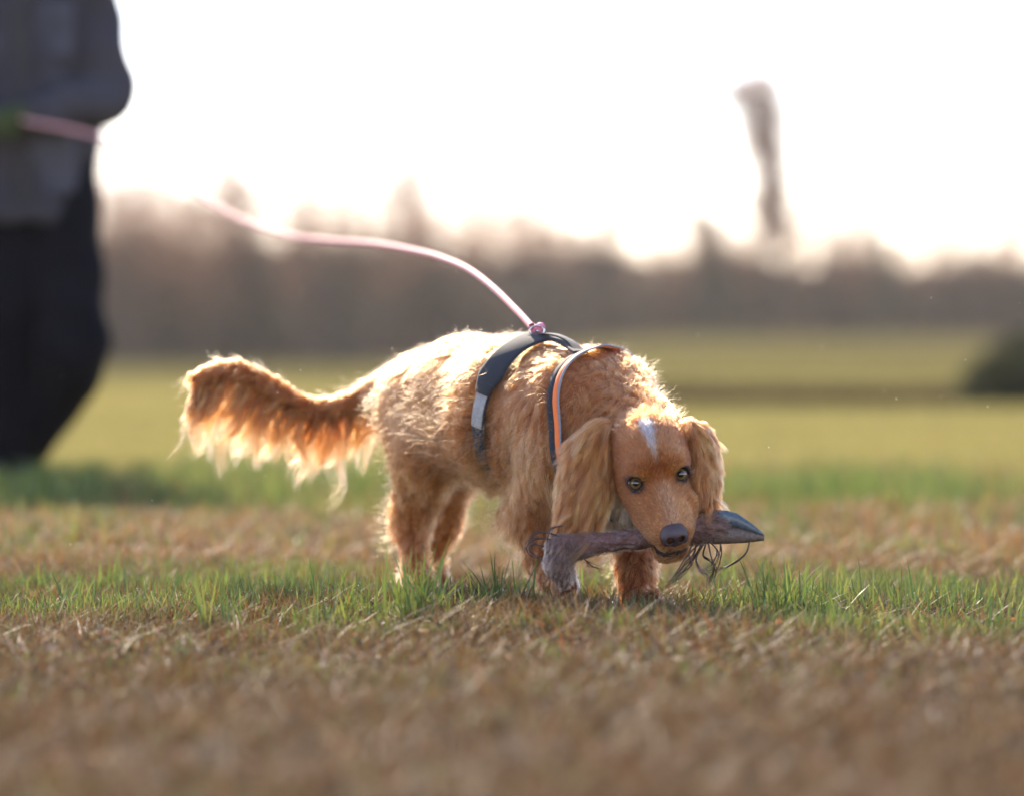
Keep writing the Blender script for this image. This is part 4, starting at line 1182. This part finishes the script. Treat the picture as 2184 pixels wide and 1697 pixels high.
mobj('zip', *ribbon(np.array([xyz(-1.40, -.172, z) for z in np.linspace(.82, 1.5, 20)]), np.tile([0, -1., 0], (20, 1)), .012, .01, closed=False), mat('dark_zip', (.02, .02, .022), .6), jacket)
pk_m = mat('pocket_cloth', (.062, .066, .086), .85, .2, noise=(8, .2))
for cx, cz, hw, hh in ((-1.315, 1.31, .055, .075), (-1.32, .93, .07, .09), (-1.53, 1.31, .055, .075), (-1.53, .93, .07, .09)):
    zz = np.linspace(cz-hh, cz+hh, 8); pth = []
    for z in zz:
        ys_ = np.linspace(px0-.4, px0, 80); dd = jf(np.stack([np.full(80, cx), ys_, np.full(80, z)], 1)); pth.append([cx, ys_[np.argmax(dd < 0)] - .004, z])
    mobj('pocket', *ribbon(np.array(pth), np.tile([0, -1., 0], (8, 1)), hw, .012, closed=False), pk_m, jacket)
lgp = [Prim('ell', hipc, R=np.eye(3), rad=np.array([.185, .135, .17]), k=.05)]
lgp += [Prim('cap', HIPL, K1, .115, .098, k=.05), Prim('cap', K1 + np.array([.0, .0, .0]), Q(150, 790, px0-.08), .098, .094, k=.03), Prim('cap', Q(150, 790, px0-.08), A1, .092, .06, k=.03),
        Prim('cap', HIPR, K2, .13, .12, k=.05), Prim('cap', K2, A2, .118, .09, k=.03)]
lf_ = wr(Field(lgp, k=.04), .006, 30)
Vt, Ft_ = surface(lf_, .011); tr_m = mat('black_trouser_cloth', (.006, .006, .009), .9, .1, noise=(6, .3))
mobj('trousers', Vt, Ft_, tr_m, person)
bt_m = mat('boot_rubber', (.016, .016, .018), .5, .4)
for A, fw in ((A1, np.array([.15, -1, 0])), (A2, np.array([-.1, -1, 0]))):
    fw = nrm(fw); g0 = np.array([A[0], A[1], max(.035, A[2]-.09)])
    f_ = Field([Prim('cap', A + UP*.08, g0 + UP*.02, .062, .05, k=.03), Prim('cap', g0, g0 + fw*.17 - UP*(.0 if A is A2 else .005), .042, .036, k=.03)], k=.03)
    Vb, Fb = surface(f_, .008); mobj('boot', Vb, Fb, bt_m, person)
gl_m = mat('green_glove', (.045, .06, .022), .8, .2, noise=(30, .2))
for w, fd in ((LH, nrm(LH-EL)), (RH, nrm(RH-RE))):
    gl = []; hand(gl, w, fd, UP)
    for q_ in gl: q_.ra += .004; q_.rb += .004
    gl.append(Prim('cap', w - fd*.05, w, .042, .034, k=.01))
    f_ = Field(gl, k=.006); Vg, Fg = surface(f_, .005, pad=.01); mobj('glove', Vg, Fg, gl_m, person)
# hair and face pieces (above the frame)
hf = Field([Prim('ell', xyz(-1.42, .018, 1.705), R=np.eye(3), rad=np.array([.086, .10, .112]), k=.02)], sub=[Prim('ell', xyz(-1.42, -.10, 1.64), R=np.eye(3), rad=np.array([.075, .09, .11]), k=.01)])
Vh, Fh = surface(hf, .009); mobj('hair', Vh, Fh, mat('brown_hair', (.05, .03, .02), .6, .4, noise=(90, .4), bump=.003), person)
for s_ in (-1, 1):
    c0 = xyz(-1.42 + s_*.031, -.088, 1.69)
    v_, f_ = surface(Field([Prim('ell', c0, R=np.eye(3), rad=np.array([.012, .009, .009]))]), .003, pad=.005); mobj('eye', v_, f_, mat('person_eye', (.05, .04, .035), .1), person)
v_, f_ = surface(Field([Prim('ell', xyz(-1.42, -.094, 1.615), R=np.eye(3), rad=np.array([.024, .008, .008]))]), .003, pad=.005); mobj('mouth', v_, f_, mat('lips', (.35, .14, .12), .5), person)

# ------------------------------------------------------------------ leash
lpx = [(1150, 716, 5.99), (1128, 690, 6.05), (1100, 660, 6.14), (1050, 612, 6.32), (1000, 575, 6.52), (950, 553, 6.75), (900, 538, 7.0), (800, 520, 7.5), (700, 513, 8.0), (620, 503, 8.4), (520, 470, 8.9), (440, 425, 9.4), (380, 385, 9.8), (300, 335, 10.25), (222, 296, 10.6), (150, 276, 10.72), (75, 262, 10.80), (30, 252, 10.86)]
lq = spline([P(*p) for p in lpx], 150)
leash_m = mat('pink_leash', (.88, .52, .54), .55, .4, noise=(250, .12), bump=.0006, trans=.25)
leash = mobj('leash', *tube(lq, .0050, 10), leash_m, origin=lq[0])
tag(leash, 'long pink leash running from the harness up to the person', 'leash')
kn = rc + UP*.004
mobj('knot', *join([tube(kn + np.stack([np.cos(th)*.008, np.sin(th)*.006, np.sin(th*2+ph_)*.004], 1), .0048, 8, False) for ph_ in (0, 2)]), mat('pink_knot', (.75, .25, .36), .55), leash)
sl = P(*lpx[0]); mobj('clip', *tube([sl + [-.004, 0, .004], (sl+rc)/2, rc], [.005, .004, .003], 8), bpy.data.materials['steel'], leash)

# ------------------------------------------------------------------ haze
hz = bpy.data.materials.new('haze'); hz.use_nodes = True; n = hz.node_tree.nodes
n.remove(n['Principled BSDF']); pv = n.new('ShaderNodeVolumePrincipled'); pv.inputs['Density'].default_value = .00024
pv.inputs['Color'].default_value = (1, .955, .90, 1); pv.inputs['Anisotropy'].default_value = .3
hz.node_tree.links.new(pv.outputs[0], n['Material Output'].inputs['Volume'])
hx, hy0, hy1, hz0, hz1 = 1200, -40, 960, -4, 26
hv = np.array([[x, y, z] for z in (hz0, hz1) for y in (hy0, hy1) for x in (-hx, hx)])
hf_ = np.array([[0, 2, 3, 1], [4, 5, 7, 6], [0, 1, 5, 4], [2, 6, 7, 3], [0, 4, 6, 2], [1, 3, 7, 5]])
ho = mobj('haze', hv, hf_, hz, smooth=False); tag(ho, kind='stuff')
